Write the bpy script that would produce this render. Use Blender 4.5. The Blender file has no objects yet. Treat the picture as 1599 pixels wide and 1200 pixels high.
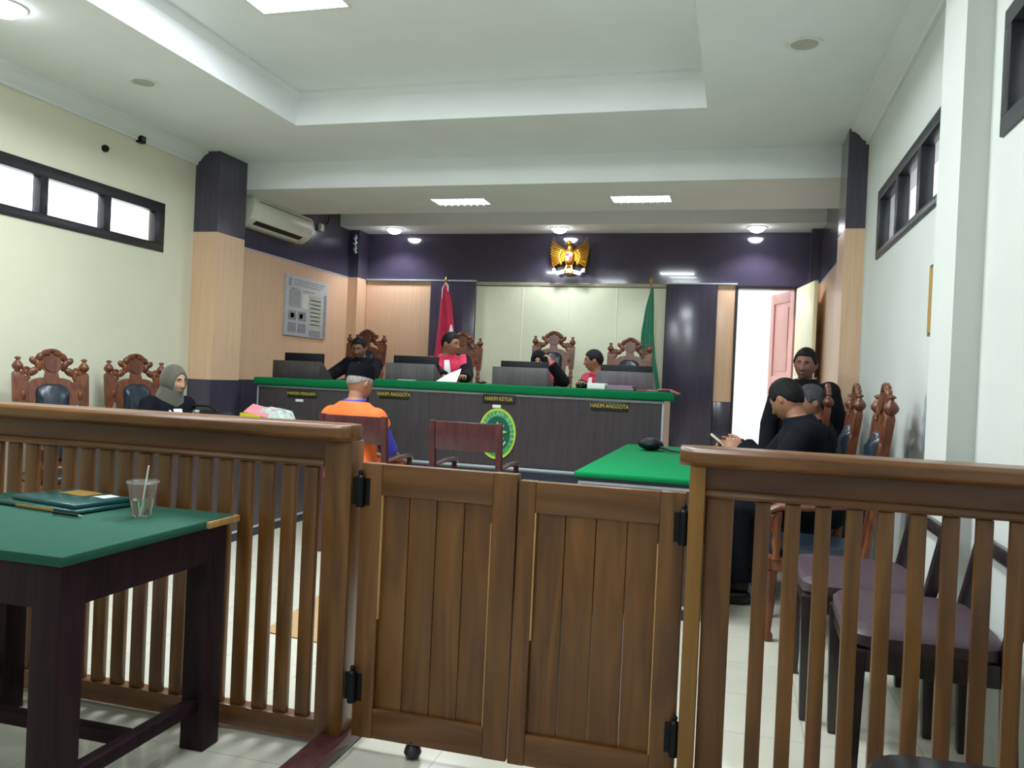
import bpy, bmesh, math, random
from mathutils import Vector as V, Matrix, Euler
random.seed(7)
PI = math.pi
SC = bpy.context.scene
COL = SC.collection

# ------------------------------------------------------------------ materials
def lin(c):
    if isinstance(c, str):
        c = [int(c[i:i+2], 16) / 255 for i in (0, 2, 4)]
    return tuple((x / 12.92 if x <= .04045 else ((x + .055) / 1.055) ** 2.4) for x in c)

def base(name):
    m = bpy.data.materials.new(name)
    m.use_nodes = True
    nt = m.node_tree
    return m, nt, nt.nodes['Principled BSDF']

def coords(nt, scale=(1, 1, 1), rot=(0, 0, 0)):
    tc = nt.nodes.new('ShaderNodeTexCoord')
    mp = nt.nodes.new('ShaderNodeMapping')
    mp.inputs['Scale'].default_value = scale
    mp.inputs['Rotation'].default_value = rot
    nt.links.new(tc.outputs['Object'], mp.inputs['Vector'])
    return mp.outputs['Vector']

def ramp(nt, fac, c0, c1, p0=.3, p1=.7):
    r = nt.nodes.new('ShaderNodeValToRGB')
    r.color_ramp.elements[0].color = (*c0, 1)
    r.color_ramp.elements[1].color = (*c1, 1)
    r.color_ramp.elements[0].position = p0
    r.color_ramp.elements[1].position = p1
    nt.links.new(fac, r.inputs['Fac'])
    return r.outputs['Color']

def noise(nt, vec, scale, detail=4, dist=0):
    n = nt.nodes.new('ShaderNodeTexNoise')
    n.inputs['Scale'].default_value = scale
    n.inputs['Detail'].default_value = detail
    n.inputs['Distortion'].default_value = dist
    nt.links.new(vec, n.inputs['Vector'])
    return n.outputs['Fac']

def bump(nt, b, h, strength=.2, dist=.01):
    bp = nt.nodes.new('ShaderNodeBump')
    bp.inputs['Strength'].default_value = strength
    bp.inputs['Distance'].default_value = dist
    nt.links.new(h, bp.inputs['Height'])
    nt.links.new(bp.outputs['Normal'], b.inputs['Normal'])

def mat(name, c, rough=.5, metal=0, var=.08, scale=12, spec=.5, bumpy=0, coat=0, sheen=0):
    m, nt, b = base(name)
    c = lin(c)
    f = noise(nt, coords(nt), scale)
    lo = tuple(x * (1 - var) for x in c)
    hi = tuple(min(1, x * (1 + var)) for x in c)
    nt.links.new(ramp(nt, f, lo, hi), b.inputs['Base Color'])
    b.inputs['Roughness'].default_value = rough
    b.inputs['Metallic'].default_value = metal
    b.inputs['Specular IOR Level'].default_value = spec
    b.inputs['Coat Weight'].default_value = coat
    b.inputs['Sheen Weight'].default_value = sheen
    if bumpy:
        bump(nt, b, noise(nt, coords(nt), scale * 12), bumpy, .004)
    return m

def wood(name, c0, c1, rough=.35, stretch=(9, 9, .9), coat=.2, scale=3.0, spec=.5):
    m, nt, b = base(name)
    v = coords(nt, stretch)
    f = noise(nt, v, scale, 6, 1.2)
    nt.links.new(ramp(nt, f, lin(c0), lin(c1), .32, .7), b.inputs['Base Color'])
    b.inputs['Roughness'].default_value = rough
    b.inputs['Coat Weight'].default_value = coat
    b.inputs['Coat Roughness'].default_value = .2
    b.inputs['Specular IOR Level'].default_value = spec
    bump(nt, b, f, .08, .003)
    return m

def emit(name, c, s):
    m, nt, b = base(name)
    b.inputs['Base Color'].default_value = (*lin(c), 1)
    b.inputs['Emission Color'].default_value = (*lin(c), 1)
    b.inputs['Emission Strength'].default_value = s
    return m

def glass(name, c='ffffff', rough=.0, ior=1.3, tr=1.0):
    m, nt, b = base(name)
    b.inputs['Base Color'].default_value = (*lin(c), 1)
    b.inputs['Roughness'].default_value = rough
    b.inputs['Transmission Weight'].default_value = tr
    b.inputs['IOR'].default_value = ior
    return m

def tiles(name):
    m, nt, b = base(name)
    v = coords(nt)
    br = nt.nodes.new('ShaderNodeTexBrick')
    br.offset = 0
    br.inputs['Scale'].default_value = 1
    br.inputs['Brick Width'].default_value = .4
    br.inputs['Row Height'].default_value = .4
    br.inputs['Mortar Size'].default_value = .0025
    br.inputs['Color1'].default_value = (*lin('cfcdbd'), 1)
    br.inputs['Color2'].default_value = (*lin('cac9ba'), 1)
    br.inputs['Mortar'].default_value = (*lin('b3aea0'), 1)
    nt.links.new(v, br.inputs['Vector'])
    mx = nt.nodes.new('ShaderNodeMixRGB')
    mx.blend_type = 'MULTIPLY'
    mx.inputs['Fac'].default_value = .25
    nt.links.new(br.outputs['Color'], mx.inputs['Color1'])
    nt.links.new(ramp(nt, noise(nt, v, 5), (.75, .75, .72), (1, 1, 1)), mx.inputs['Color2'])
    nt.links.new(mx.outputs['Color'], b.inputs['Base Color'])
    b.inputs['Roughness'].default_value = .12
    b.inputs['Specular IOR Level'].default_value = .6
    return m

def plaster(name, c, stain=None):
    m, nt, b = base(name)
    v = coords(nt)
    c = lin(c)
    col = ramp(nt, noise(nt, v, 2.2), tuple(x * .95 for x in c), c)
    nt.links.new(col, b.inputs['Base Color'])
    b.inputs['Roughness'].default_value = .75
    bump(nt, b, noise(nt, v, 60), .05, .003)
    return m

M = dict(
    floor=tiles('floor_tile'),
    cream=plaster('cream_plaster', 'dcdcc4'),
    paint=plaster('pale_plaster', 'd3d8d3'),
    ceil=plaster('ceiling_white', 'eef2f3'),
    cornice=plaster('cornice_white', 'e8edee'),
    darkpanel=wood('dark_laminate', '3c3848', '474252', .2, (14, 14, .6), .25),
    glosspanel=mat('dark_glossy_panel', '423d50', .11, var=.05, coat=.5),
    peach=wood('peach_laminate', 'd8b292', 'e0bf9f', .35, (16, 16, .5), .15),
    greenpanel=mat('pale_green_glossy_panel', 'dbe2c6', .32, var=.02),
    silver=mat('brushed_aluminium', 'bcc7d2', .4, .35),
    seam=mat('white_seam', 'f2f2ec', .3),
    rail=wood('teak_varnish', '573411', '7f5221', .36, (5, 5, .5), .12),
    railpale=wood('teak_light_post', '80571f', '96692a', .36, (5, 5, .5), .12),
    railh=wood('teak_varnish_horizontal', '573411', '82542a', .36, (.5, 5, 5), .15),
    railred=wood('teak_fascia', '472613', '673e1c', .38, (.5, 5, 5), .12),
    teakpale=wood('teak_worn_edge', 'ab7f4c', 'c79e68', .4, (6, 6, 1), .1),
    iron=mat('black_iron', '15171c', .4, .6),
    chrome=mat('chrome', 'd8dce0', .2, 1),
    carved=wood('carved_mahogany', '4f2614', '7a4526', .38, (6, 6, 2), .08),
    leather=mat('blue_black_leather', '1d2a35', .3, var=.25, scale=6, bumpy=.15),
    maroon=wood('maroon_wood', '3a1a1f', '552a2c', .35, (8, 8, 1), .25),
    vinyl=mat('brown_vinyl', '44333c', .5, var=.06),
    vinylblack=mat('black_vinyl', '14161c', .22, bumpy=.1),
    bagblack=mat('black_fabric', '0e1116', .6, spec=.3),
    shade=mat('shadow_gap_tone', 'a8a68c', .5),  # olive grey standing in for the shade of a gap
    espresso=wood('espresso_wood', '1b1116', '2c1d22', .35, (8, 8, 1), .25),
    tablewood=wood('dark_table_wood', '1c0e15', '2c1820', .6, (7, 7, 1), 0, spec=.2),
    baize=mat('dark_green_baize', '0e4d3b', .9, var=.1, scale=90, bumpy=.15),
    felt=mat('bright_green_cloth', '028049', .9, var=.05, scale=70, bumpy=.1, spec=.2),
    feltb=mat('bench_green_cloth', '06703f', .9, var=.06, scale=70, bumpy=.1, spec=.2),
    bench=wood('bench_dark_laminate', '3b363b', '4a4447', .32, (14, 14, .7), .12),
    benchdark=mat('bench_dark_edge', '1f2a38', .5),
    hood=wood('grey_brown_laminate', '544e52', '666064', .45, (5, 5, .8), .05),
    black=mat('matt_black_plastic', '0b1018', .5, spec=.3),
    blackg=mat('black_glossy', '0b0d12', .12),
    white=mat('white_plastic', 'e6e9e4', .35, var=.02),
    paper=mat('white_paper', 'eef1f2', .7, var=.03),
    ivory=mat('ac_ivory', 'dfe3d0', .35, var=.02),
    gold=mat('gold', 'd9a63a', .25, .85),
    goldpaint=mat('gold_lettering', 'c9b640', .4),
    plate=mat('nameplate_black', '1d2018', .4),
    seal=mat('seal_green', '1f7a58', .4),
    sealdeep=mat('seal_deep_green', '0e5a50', .4),
    sealmid=mat('seal_mid_green', '3f9a5a', .4),
    sealyellow=mat('seal_yellow', 'b7d04a', .4),
    sealpale=mat('seal_pale_green', 'a9d8ae', .4),
    red=mat('flag_red', 'c81e4a', .75, sheen=.2),
    flagwhite=mat('flag_white', 'eceaf0', .75),
    green=mat('flag_green', '0d6a50', .75, sheen=.2),
    polewood=mat('flagpole_wood', '9a6a4a', .4),
    skin=mat('skin_tan', '9c6e55', .55, var=.06, scale=25),
    skinl=mat('skin_light', 'b98a72', .55, var=.06, scale=25),
    skind=mat('skin_dark', '83594a', .55, var=.06, scale=25),
    hair=mat('black_hair', '0a0b0e', .6, spec=.25, var=.4, scale=60, bumpy=.4),
    hairgrey=mat('greying_hair', '3a3c40', .65, var=.5, scale=70, bumpy=.4),
    hairwhite=mat('white_hair', '8d8680', .7, var=.3, scale=70, bumpy=.4),
    eye=mat('eye_white', 'b5aca2', .4, var=.01),
    iris=mat('iris_dark', '1a1210', .2),
    lip=mat('lips', '8a4f48', .5),
    robe=mat('black_robe', '0c0f18', .85, var=.15, scale=14, spec=.2),
    suit=mat('black_suit', '0e0f16', .85, var=.15, scale=14, spec=.2),
    trousers=mat('dark_trousers', '15161c', .75),
    judge_red=mat('judge_red', 'cf1f4c', .7, sheen=.2),
    bib=mat('white_bib', 'eef0f6', .7, var=.02),
    hijab=mat('olive_grey_scarf', '59574b', .85, var=.1, scale=30, sheen=.3),
    hijabblack=mat('black_scarf', '0e141c', .85, spec=.2, var=.1, scale=30),
    orange=mat('orange_vest', 'f4702f', .75, var=.06),
    blue=mat('blue_shirt', '3a3fb0', .75, var=.08),
    peci=mat('black_velvet', '080a10', .9, spec=.15),
    shoe=mat('black_shoe', '0e0f12', .3),
    cup=glass('clear_plastic', 'ffffff', .03, 1.10, .96),
    folder=mat('dark_green_plastic_folder', '1d4f4c', .3, var=.2),
    orangepatch=mat('ochre_print', 'a5833f', .6),
    pink=mat('pink_paper', 'd88a94', .6),
    yellow=mat('yellow_paper', 'd9cf2e', .6),
    bagclear=mat('crumpled_clear_bag', 'b9c6be', .25, var=.25, scale=25),
    mauve=mat('mauve_folder', '9b7c94', .6),
    redfile=mat('red_folder', 'a3434f', .6),
    cream_door=mat('cream_door_paint', 'f2edc6', .35, var=.02),
    pink_door=mat('pink_brown_door', 'c78d80', .4, var=.05),
    frame=mat('dark_window_frame', '1f2026', .35, var=.15),
    pane=glass('window_glass'),
    straw=wood('straw_mat', 'a08058', 'b3946a', .8, (3, 40, 3), 0),
    diffuser=emit('lamp_diffuser', 'f4fbff', 6),
    bulb=emit('downlight_lens', 'f2f6ff', 30),
    lampframe=mat('lamp_frame_white', 'e4e8e6', .4),
    speaker=mat('speaker_grille', 'b9b8ac', .6),
    silverpaper=mat('poster_silver', 'b9bec2', .4, var=.06),
    pgrey=mat('poster_grey_print', '999ca2', .5, var=.15, scale=30),
    pgreen=mat('poster_pale_green_print', 'abb5ab', .5, var=.1, scale=30),
    pdark=mat('poster_dark_print', '868c92', .5, var=.25, scale=30),
    pcream=mat('poster_cream_print', 'd3d6c8', .5),
    pred=mat('poster_red_print', 'b49a96', .5),
    phone=mat('phone_cream_case', 'd8cfb4', .35),
    stain=mat('rubbed_wall_stain', 'a9b3b6', .8, var=.2),
)

# ------------------------------------------------------------------ mesh builder
def ortho(d):
    d = d.normalized()
    a = V((0, 0, 1)) if abs(d.z) < .9 else V((1, 0, 0))
    x = a.cross(d).normalized()
    return x, d.cross(x).normalized()

class MB:
    def __init__(s):
        s.bm = bmesh.new()
        s.mi = 0
    def _face(s, vs):
        try:
            f = s.bm.faces.new(vs)
            f.material_index = s.mi
            return f
        except ValueError:
            return None
    def box(s, x0, x1, y0, y1, z0, z1, rot=None, piv=None):
        c = [V((x, y, z)) for z in (z0, z1) for y in (y0, y1) for x in (x0, x1)]
        if rot is not None:
            p = V(piv) if piv is not None else V(((x0 + x1) / 2, (y0 + y1) / 2, (z0 + z1) / 2))
            c = [rot @ (q - p) + p for q in c]
        v = [s.bm.verts.new(q) for q in c]
        for f in ((0, 2, 3, 1), (4, 5, 7, 6), (0, 1, 5, 4), (2, 6, 7, 3), (0, 4, 6, 2), (1, 3, 7, 5)):
            s._face([v[i] for i in f])
        return s
    def rings(s, rings, cap=True):
        vs = [[s.bm.verts.new(p) for p in r] for r in rings]
        n = len(vs[0])
        for a, b in zip(vs, vs[1:]):
            for i in range(n):
                s._face((a[i], a[(i + 1) % n], b[(i + 1) % n], b[i]))
        if cap:
            s._face(list(reversed(vs[0])))
            s._face(vs[-1])
        return s
    def cone(s, p0, p1, r0, r1=None, n=12):
        p0, p1 = V(p0), V(p1)
        r1 = r0 if r1 is None else r1
        x, y = ortho(p1 - p0)
        R = []
        for p, r in ((p0, r0), (p1, r1)):
            R.append([p + (x * math.cos(2 * PI * i / n) + y * math.sin(2 * PI * i / n)) * r for i in range(n)])
        return s.rings(R)
    def tube(s, pts, rad, n=8, flat=1.0):
        pts = [V(p) for p in pts]
        if not hasattr(rad, '__len__'):
            rad = [rad] * len(pts)
        R = []
        x = None
        for i, p in enumerate(pts):
            d = (pts[min(i + 1, len(pts) - 1)] - pts[max(i - 1, 0)]).normalized()
            if x is None:
                x, y = ortho(d)
            else:
                x = (x - d * x.dot(d)).normalized()
                y = d.cross(x)
            R.append([p + (x * math.cos(2 * PI * k / n) + y * flat * math.sin(2 * PI * k / n)) * rad[i] for k in range(n)])
        return s.rings(R)
    def lathe(s, o, prof, n=16, axis=None, sx=1, sy=1):
        o = V(o)
        x, y, z = V((1, 0, 0)), V((0, 1, 0)), V((0, 0, 1))
        if axis is not None:
            z = V(axis).normalized()
            x, y = ortho(z)
        R = [[o + z * h + (x * math.cos(2 * PI * i / n) * sx + y * math.sin(2 * PI * i / n) * sy) * max(r, .0004) for i in range(n)] for r, h in prof]
        return s.rings(R)
    def prism(s, poly, fn, d0, d1):
        return s.rings([[fn(a, b, d) for a, b in poly] for d in (d0, d1)])
    def ell(s, c, r, rot=None, n=14, m=9):
        c = V(c)
        R = []
        for j in range(m + 1):
            t = -PI / 2 + PI * j / m
            ring = []
            for i in range(n):
                a = 2 * PI * i / n
                p = V((r[0] * math.cos(t) * math.cos(a), r[1] * math.cos(t) * math.sin(a), r[2] * math.sin(t)))
                if j in (0, m):
                    p = V((r[0] * .02 * math.cos(a), r[1] * .02 * math.sin(a), p.z))
                ring.append(c + (rot @ p if rot is not None else p))
            R.append(ring)
        return s.rings(R)
    def torus(s, c, R0, r, axis=(0, 1, 0), a0=0, a1=2 * PI, n=20, k=8, sx=1, sz=1):
        z = V(axis).normalized()
        x, y = ortho(z)
        pts = [V(c) + (x * math.cos(a0 + (a1 - a0) * i / n) * sx + y * math.sin(a0 + (a1 - a0) * i / n) * sz) * R0 for i in range(n + 1)]
        return s.tube(pts, r, k)
    def bevel(s, w, seg=2, ang=.6):
        s.bm.normal_update()
        es = [e for e in s.bm.edges if len(e.link_faces) == 2 and e.calc_face_angle(0) > ang]
        if es:
            bmesh.ops.bevel(s.bm, geom=es, offset=w, segments=seg, affect='EDGES', profile=.5, clamp_overlap=True)
        return s
    def build(s, name, mats, parent=None, bevel=0, local=False, sharp=.7):
        bmesh.ops.recalc_face_normals(s.bm, faces=s.bm.faces[:])
        if bevel:
            s.bevel(bevel)
        me = bpy.data.meshes.new(name)
        s.bm.to_mesh(me)
        s.bm.free()
        for m in (mats if isinstance(mats, (list, tuple)) else [mats]):
            me.materials.append(m)
        return link(name, me, parent, local, sharp)

def link(name, me, parent=None, local=False, sharp=.7):
    me.shade_smooth()
    if sharp:
        me.set_sharp_from_angle(angle=sharp)
    o = bpy.data.objects.new(name, me)
    COL.objects.link(o)
    if parent is not None:
        o.parent = parent
        if not local:
            o.matrix_parent_inverse = full_matrix(parent).inverted()
    elif not local:
        xs = [v.co.x for v in me.vertices]; ys = [v.co.y for v in me.vertices]; zs = [v.co.z for v in me.vertices]
        c = V(((min(xs) + max(xs)) / 2, (min(ys) + max(ys)) / 2, min(zs)))
        me.transform(Matrix.Translation(-c))
        o.location = c
    return o

def full_matrix(o):
    m = o.matrix_basis.copy()
    if o.parent:
        m = full_matrix(o.parent) @ o.matrix_parent_inverse @ m
    return m

def tag(o, label=None, cat=None, group=None, kind=None):
    if label: o['label'] = label
    if cat: o['category'] = cat
    if group: o['group'] = group
    if kind: o['kind'] = kind
    return o

def thing(name, label, cat, loc=(0, 0, 0), rz=0, group=None, kind=None):
    o = bpy.data.objects.new(name, None)
    o.empty_display_size = .1
    COL.objects.link(o)
    o.location = loc
    o.rotation_euler = (0, 0, rz)
    return tag(o, label, cat, group, kind)

def struct(o):
    o['kind'] = 'structure'
    return o

def kids(o):
    return [c for c in COL.objects if c.parent == o]

def dup(root, loc, rz, label, group=None, parent=None):
    r = root.copy()
    COL.objects.link(r)
    r.location = loc
    r.rotation_euler = (0, 0, rz)
    r['label'] = label
    if group: r['group'] = group
    for ch in kids(root):
        c = ch.copy(); COL.objects.link(c); c.parent = r
        for g in kids(ch):
            d = g.copy(); COL.objects.link(d); d.parent = c
    return r

def text_mesh(body, size, extrude=.002, align='CENTER'):
    cu = bpy.data.curves.new('lettering', 'FONT')
    cu.body = body
    cu.size = size
    cu.extrude = extrude
    cu.align_x = align
    cu.align_y = 'CENTER'
    cu.resolution_u = 3
    o = bpy.data.objects.new('lettering_tmp', cu)
    COL.objects.link(o)
    bpy.context.view_layer.update()
    me = bpy.data.meshes.new_from_object(o.evaluated_get(bpy.context.evaluated_depsgraph_get()))
    bpy.data.objects.remove(o)
    bpy.data.curves.remove(cu)
    return me

FRONT = Matrix.Rotation(PI / 2, 4, 'X')       # text standing upright, read from -Y

def sign_text(name, body, size, loc, m, parent, squeeze=1):
    me = text_mesh(body, size)
    me.transform(Matrix.Translation(loc) @ FRONT @ Matrix.Diagonal((squeeze, 1, 1, 1)))
    me.materials.append(m)
    return link(name, me, parent)
# ------------------------------------------------------------------ the room
XL, XR, YC, YD, YB, ZC, ZP = -5.06, .90, 6.70, 7.15, 10.30, 3.30, .45
BAND, WAINS = 2.535, 1.13          # heights of the panel bands

struct(MB().box(-5.3, 1.1, -2.6, 10.45, -.12, 0).build('floor', M['floor']))
YP = 7.238
pf = struct(MB().box(-5.1, XR, YP, YB, .001, ZP - .003).build('platform', M['floor']))
MB().box(-5.1, XR, YP - .012, YP, .001, ZP - .03).build('platform_riser', M['benchdark'], pf)
MB().box(-5.1, XR, YP - .02, YP + .01, ZP - .016, ZP + .004).build('step_nosing', M['silver'], pf, .003)

def wall_with_holes(b, X0, X1, y0, y1, z0, z1, holes):
    ys = y0
    for (a, c, lo, hi) in sorted(holes):
        b.box(X0, X1, ys, a, z0, z1)
        b.box(X0, X1, a, c, z0, lo)
        b.box(X0, X1, a, c, hi, z1)
        ys = c
    b.box(X0, X1, ys, y1, z0, z1)
    return b

WL = (2.97, 6.28, 2.27, 2.71)
WR = (4.05, 6.08, 2.20, 2.67)
WR2 = (1.20, 3.34, 2.23, 2.69)
struct(wall_with_holes(MB(), -5.26, XL, -2.6, YC + .2, 0, 3.75, [WL]).build('wall_left', M['cream']))
wr = struct(wall_with_holes(MB(), XR, 1.10, -2.6, YC + .2, 0, 3.75, [WR, WR2]).build('wall_right', M['paint']))
struct(MB().box(-5.26, 1.1, -2.75, -2.6, 0, 3.75).build('wall_front', M['paint']))

# panelled rear stretch of the side walls
def panel_run(name, x0, x1, y0, y1, top, face):
    w = struct(MB().box(x0, x1, y0, y1, WAINS, BAND).build(name, M['peach']))
    MB().box(x0, x1, y0, y1, BAND, top).build('dark_panel', M['darkpanel'], w)
    MB().box(x0, x1, y0, y1, 0, WAINS).build('wainscot', M['darkpanel'], w)
    f = face
    MB().box(min(f, f + (.006 if f < -2 else -.006)), max(f, f + (.006 if f < -2 else -.006)), y0, y1, BAND - .008, BAND + .006).build('trim_strip', M['silver'], w)
    return w
panel_run('wall_left.001', -5.26, -5.10, YC + .2, YB + .12, 3.6, -5.10)
panel_run('wall_right.001', XR, 1.10, YC + .2, YB + .12, 3.6, XR)

def column(name, x0, x1, y0, y1, ztop=3.6):
    c = struct(MB().box(x0, x1, y0, y1, WAINS, BAND).build(name, M['peach']))
    MB().box(x0, x1, y0, y1, BAND, ztop).build('dark_casing', M['darkpanel'], c)
    MB().box(x0, x1, y0, y1, 0, WAINS).build('wainscot', M['darkpanel'], c)
    return c
column('column', -5.06, -4.80, YC, YD)
column('column.001', .755, .90, YC, YD)
column('column.002', -5.10, -4.955, 10.0, YB, 3.4)
column('column.003', .78, .90, 10.06, YB, 3.4)

# back wall with the open doorway
DX0, DX1, DTOP = -.03, .685, 2.495
wb = MB().box(-5.26, DX0, YB, YB + .12, 0, 3.6).box(DX1, 1.1, YB, YB + .12, 0, 3.6).box(DX0, DX1, YB, YB + .12, DTOP, 3.6).box(DX0, DX1, YB, YB + .12, 0, ZP)
wb = struct(wb.build('wall_back', M['glosspanel']))
def back_panel(nm, x0, x1, z0, z1, m, d=.02):
    return MB().box(x0, x1, YB - d, YB, z0, z1).build(nm, m, wb, .002)
back_panel('peach_panel', -4.95, -4.003, WAINS, BAND - .01, M['peach'])
back_panel('dark_pilaster', -4.0, -3.37, ZP, BAND - .01, M['darkpanel'], .05)
back_panel('pale_panel', -3.365, -.885, ZP, BAND - .06, M['greenpanel'], .012)
back_panel('shadow_gap_strip', -3.365, -.885, BAND - .05, BAND - .005, M['shade'], .02)  # strip painted in the tone of the shadow gap above the pale panel
back_panel('dark_pilaster', -.88, -.265, ZP, BAND - .01, M['darkpanel'], .05)
back_panel('peach_panel', -.262, DX0 - .02, 1.1, BAND - .01, M['peach'])
back_panel('wainscot', -.262, DX0 - .02, ZP, 1.095, M['darkpanel'])
back_panel('wainscot', -4.95, -4.003, ZP, WAINS - .005, M['darkpanel'])
for x0, x1 in ((-4.95, -3.37), (-.885, -.03)):
    back_panel('trim_strip', x0, x1, BAND - .008, BAND + .012, M['silver'], .056)
for x in (-2.725, -2.112, -1.493):
    MB().box(x - .006, x + .006, YB - .016, YB - .012, ZP, BAND - .06).build('panel_seam', M['seam'], wb)

dr = struct(thing('door_1', None, None, (.33, YB, ZP)))
fr = MB().box(DX0 - .02, DX0 + .012, YB - .03, YB + .13, ZP, DTOP).box(DX1 - .012, DX1 + .02, YB - .03, YB + .13, ZP, DTOP).box(DX0 - .02, DX1 + .02, YB - .03, YB + .13, DTOP - .012, DTOP + .025)
fr.build('door_frame', M['espresso'], dr)
# cream leaf swung into the room, hinged on the right jamb
a = math.atan2(-.81, .135)
lf = MB().box(0, .80, -.02, .02, ZP + .01, DTOP - .005).build('door_leaf', M['cream_door'], None, .003, local=True)
lf.parent = dr
lf.matrix_parent_inverse = full_matrix(dr).inverted()
lf.location = (.672, YB - .05, 0); lf.rotation_euler = (0, 0, a)
hb = MB()
for z in (.75, 1.5, 2.25):
    hb.cone((.672, YB - .045, z - .05), (.672, YB - .045, z + .05), .009)
hb.build('door_hinge', M['chrome'], dr)
hd = MB().tube([(.74, .02, 1.42), (.74, .06, 1.42), (.63, .06, 1.42)], .009).box(.71, .77, .02, .026, 1.33, 1.5)
hd = hd.build('door_handle', M['chrome'], None, local=True)
hd.parent = lf
# pink-brown panelled leaf swung out into the corridor
d2 = struct(thing('door_2', None, None, (.66, YB + .15, ZP)))
L = .70
b = MB().box(0, .11, -.02, .02, 0, 2.05).box(L - .11, L, -.02, .02, 0, 2.05).box(.11, L - .11, -.02, .02, 1.92, 2.05).box(.11, L - .11, -.02, .02, 0, .16).box(.11, L - .11, -.02, .02, .9, 1.0)
lf2 = b.build('door_leaf', M['pink_door'], d2, .004, local=True)
pn = MB().box(.10, L - .10, -.008, .008, .1, 1.95).box(.17, L - .17, -.016, .016, .22, .84).box(.17, L - .17, -.016, .016, 1.06, 1.86)
pn.build('door_panel', M['pink_door'], d2, .004, local=True)
d2.rotation_euler = (0, 0, math.atan2(.65, -.24))
struct(MB().box(-2.5, 2.6, YB + .12, 14.2, .33, ZP - .002).build('floor_corridor', M['floor']))
struct(MB().box(-2.5, 2.6, 14.2, 14.35, .3, 3.2).build('wall_corridor', M['paint']))

# ceiling: flat field with a raised tray, dropped beam and rear strips
TX0, TX1, TY0, TY1, TZ = -3.63, -.29, 1.2, 6.07, 3.57
cb = MB()
cb.box(-5.26, TX0, -2.6, YD, ZC, ZC + .1).box(TX1, 1.1, -2.6, YD, ZC, ZC + .1)
cb.box(TX0, TX1, -2.6, TY0, ZC, ZC + .1).box(TX0, TX1, TY1, YD, ZC, ZC + .1)
cb.box(TX0 - .1, TX1 + .1, TY0 - .1, TY1 + .1, TZ, TZ + .1)
cb.box(TX0 - .08, TX0, TY0 - .1, TY1 + .1, ZC + .1, TZ).box(TX1, TX1 + .08, TY0 - .1, TY1 + .1, ZC + .1, TZ)
cb.box(TX0, TX1, TY1, TY1 + .08, ZC + .1, TZ).box(TX0, TX1, TY0 - .08, TY0, ZC + .1, TZ)
cb.box(-5.26, 1.1, YD, 8.35, 3.04, 3.5)
cb.box(-5.26, 1.1, 8.35, 9.72, 3.45, 3.55)
cb.box(-5.26, 1.1, 9.72, YB + .12, 3.17, 3.5)
struct(cb.build('ceiling', M['ceil']))
def moulding(name, path_fn, prof, n0, n1):
    return MB().rings([[path_fn(a, b, t) for a, b in prof] for t in (n0, n1)])
prof = [(0, 0), (.13, 0), (.13, -.018), (.10, -.03), (.075, -.05), (.05, -.085), (.022, -.10), (.022, -.125), (0, -.125)]
struct(moulding('', lambda a, b, t: V((XL + a, t, ZC + b)), prof, -2.6, YC + .12).build('trim_1', M['cornice']))
struct(moulding('', lambda a, b, t: V((XR - a, t, ZC + b)), prof, -2.6, YC + .12).build('trim_2', M['cornice']))
prof2 = [(0, 0), (.05, 0), (.05, -.02), (.025, -.045), (0, -.06)]
tr = moulding('', lambda a, b, t: V((t, TY1 - a, TZ + b)), prof2, TX0, TX1)
tr.rings([[V((TX0 + a, t, TZ + b)) for a, b in prof2] for t in (TY0, TY1)])
tr.rings([[V((TX1 - a, t, TZ + b)) for a, b in prof2] for t in (TY0, TY1)])
struct(tr.build('trim_3', M['cornice']))
# tiled pilaster on the right wall
struct(MB().box(.80, XR, 3.50, 3.87, 0, ZC).build('pilaster', M['paint']))

# windows (deep dark frames set in the side walls, daylight behind)
def window(name, X, sgn, outer, openings, zlo, zhi, depth=.062):
    y0, y1, z0, z1 = outer
    w = struct(thing(name, None, None, (X, (y0 + y1) / 2, z0)))
    xa, xb = sorted((X - sgn * .012, X + sgn * depth))
    fb = MB().box(xa, xb, y0, y1, z0, zlo).box(xa, xb, y0, y1, zhi, z1)
    ys = y0
    for (a, c) in openings:
        fb.box(xa, xb, ys, a, zlo, zhi)
        ys = c
    fb.box(xa, xb, ys, y1, zlo, zhi)
    fb.build('window_frame', M['frame'], w, .003)
    for (a, c) in openings:
        px = X + sgn * (depth - .02)
        MB().box(px - .003, px + .003, a - .005, c + .005, zlo - .005, zhi + .005).build('pane', M['pane'], w)
    return w
window('window_1', XL, -1, WL, [(3.09, 3.645), (3.72, 4.28), (4.355, 4.91), (4.985, 5.55), (5.625, 6.16)], 2.345, 2.62)
window('window_2', XR, 1, WR, [(4.16, 4.715), (4.79, 5.345), (5.42, 5.99)], 2.25, 2.60)
window('window_3', XR, 1, WR2, [(1.30, 1.92), (1.99, 2.62), (2.69, 3.26)], 2.30, 2.62)

# ------------------------------------------------------------------ ceiling lamps
def area(name, loc, sx, sy, power, col=(.88, .95, 1)):
    l = bpy.data.lights.new(name, 'AREA')
    l.shape = 'RECTANGLE'; l.size = sx; l.size_y = sy; l.energy = power; l.color = col
    o = bpy.data.objects.new(name, l)
    COL.objects.link(o)
    o.location = loc
    return o

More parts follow.
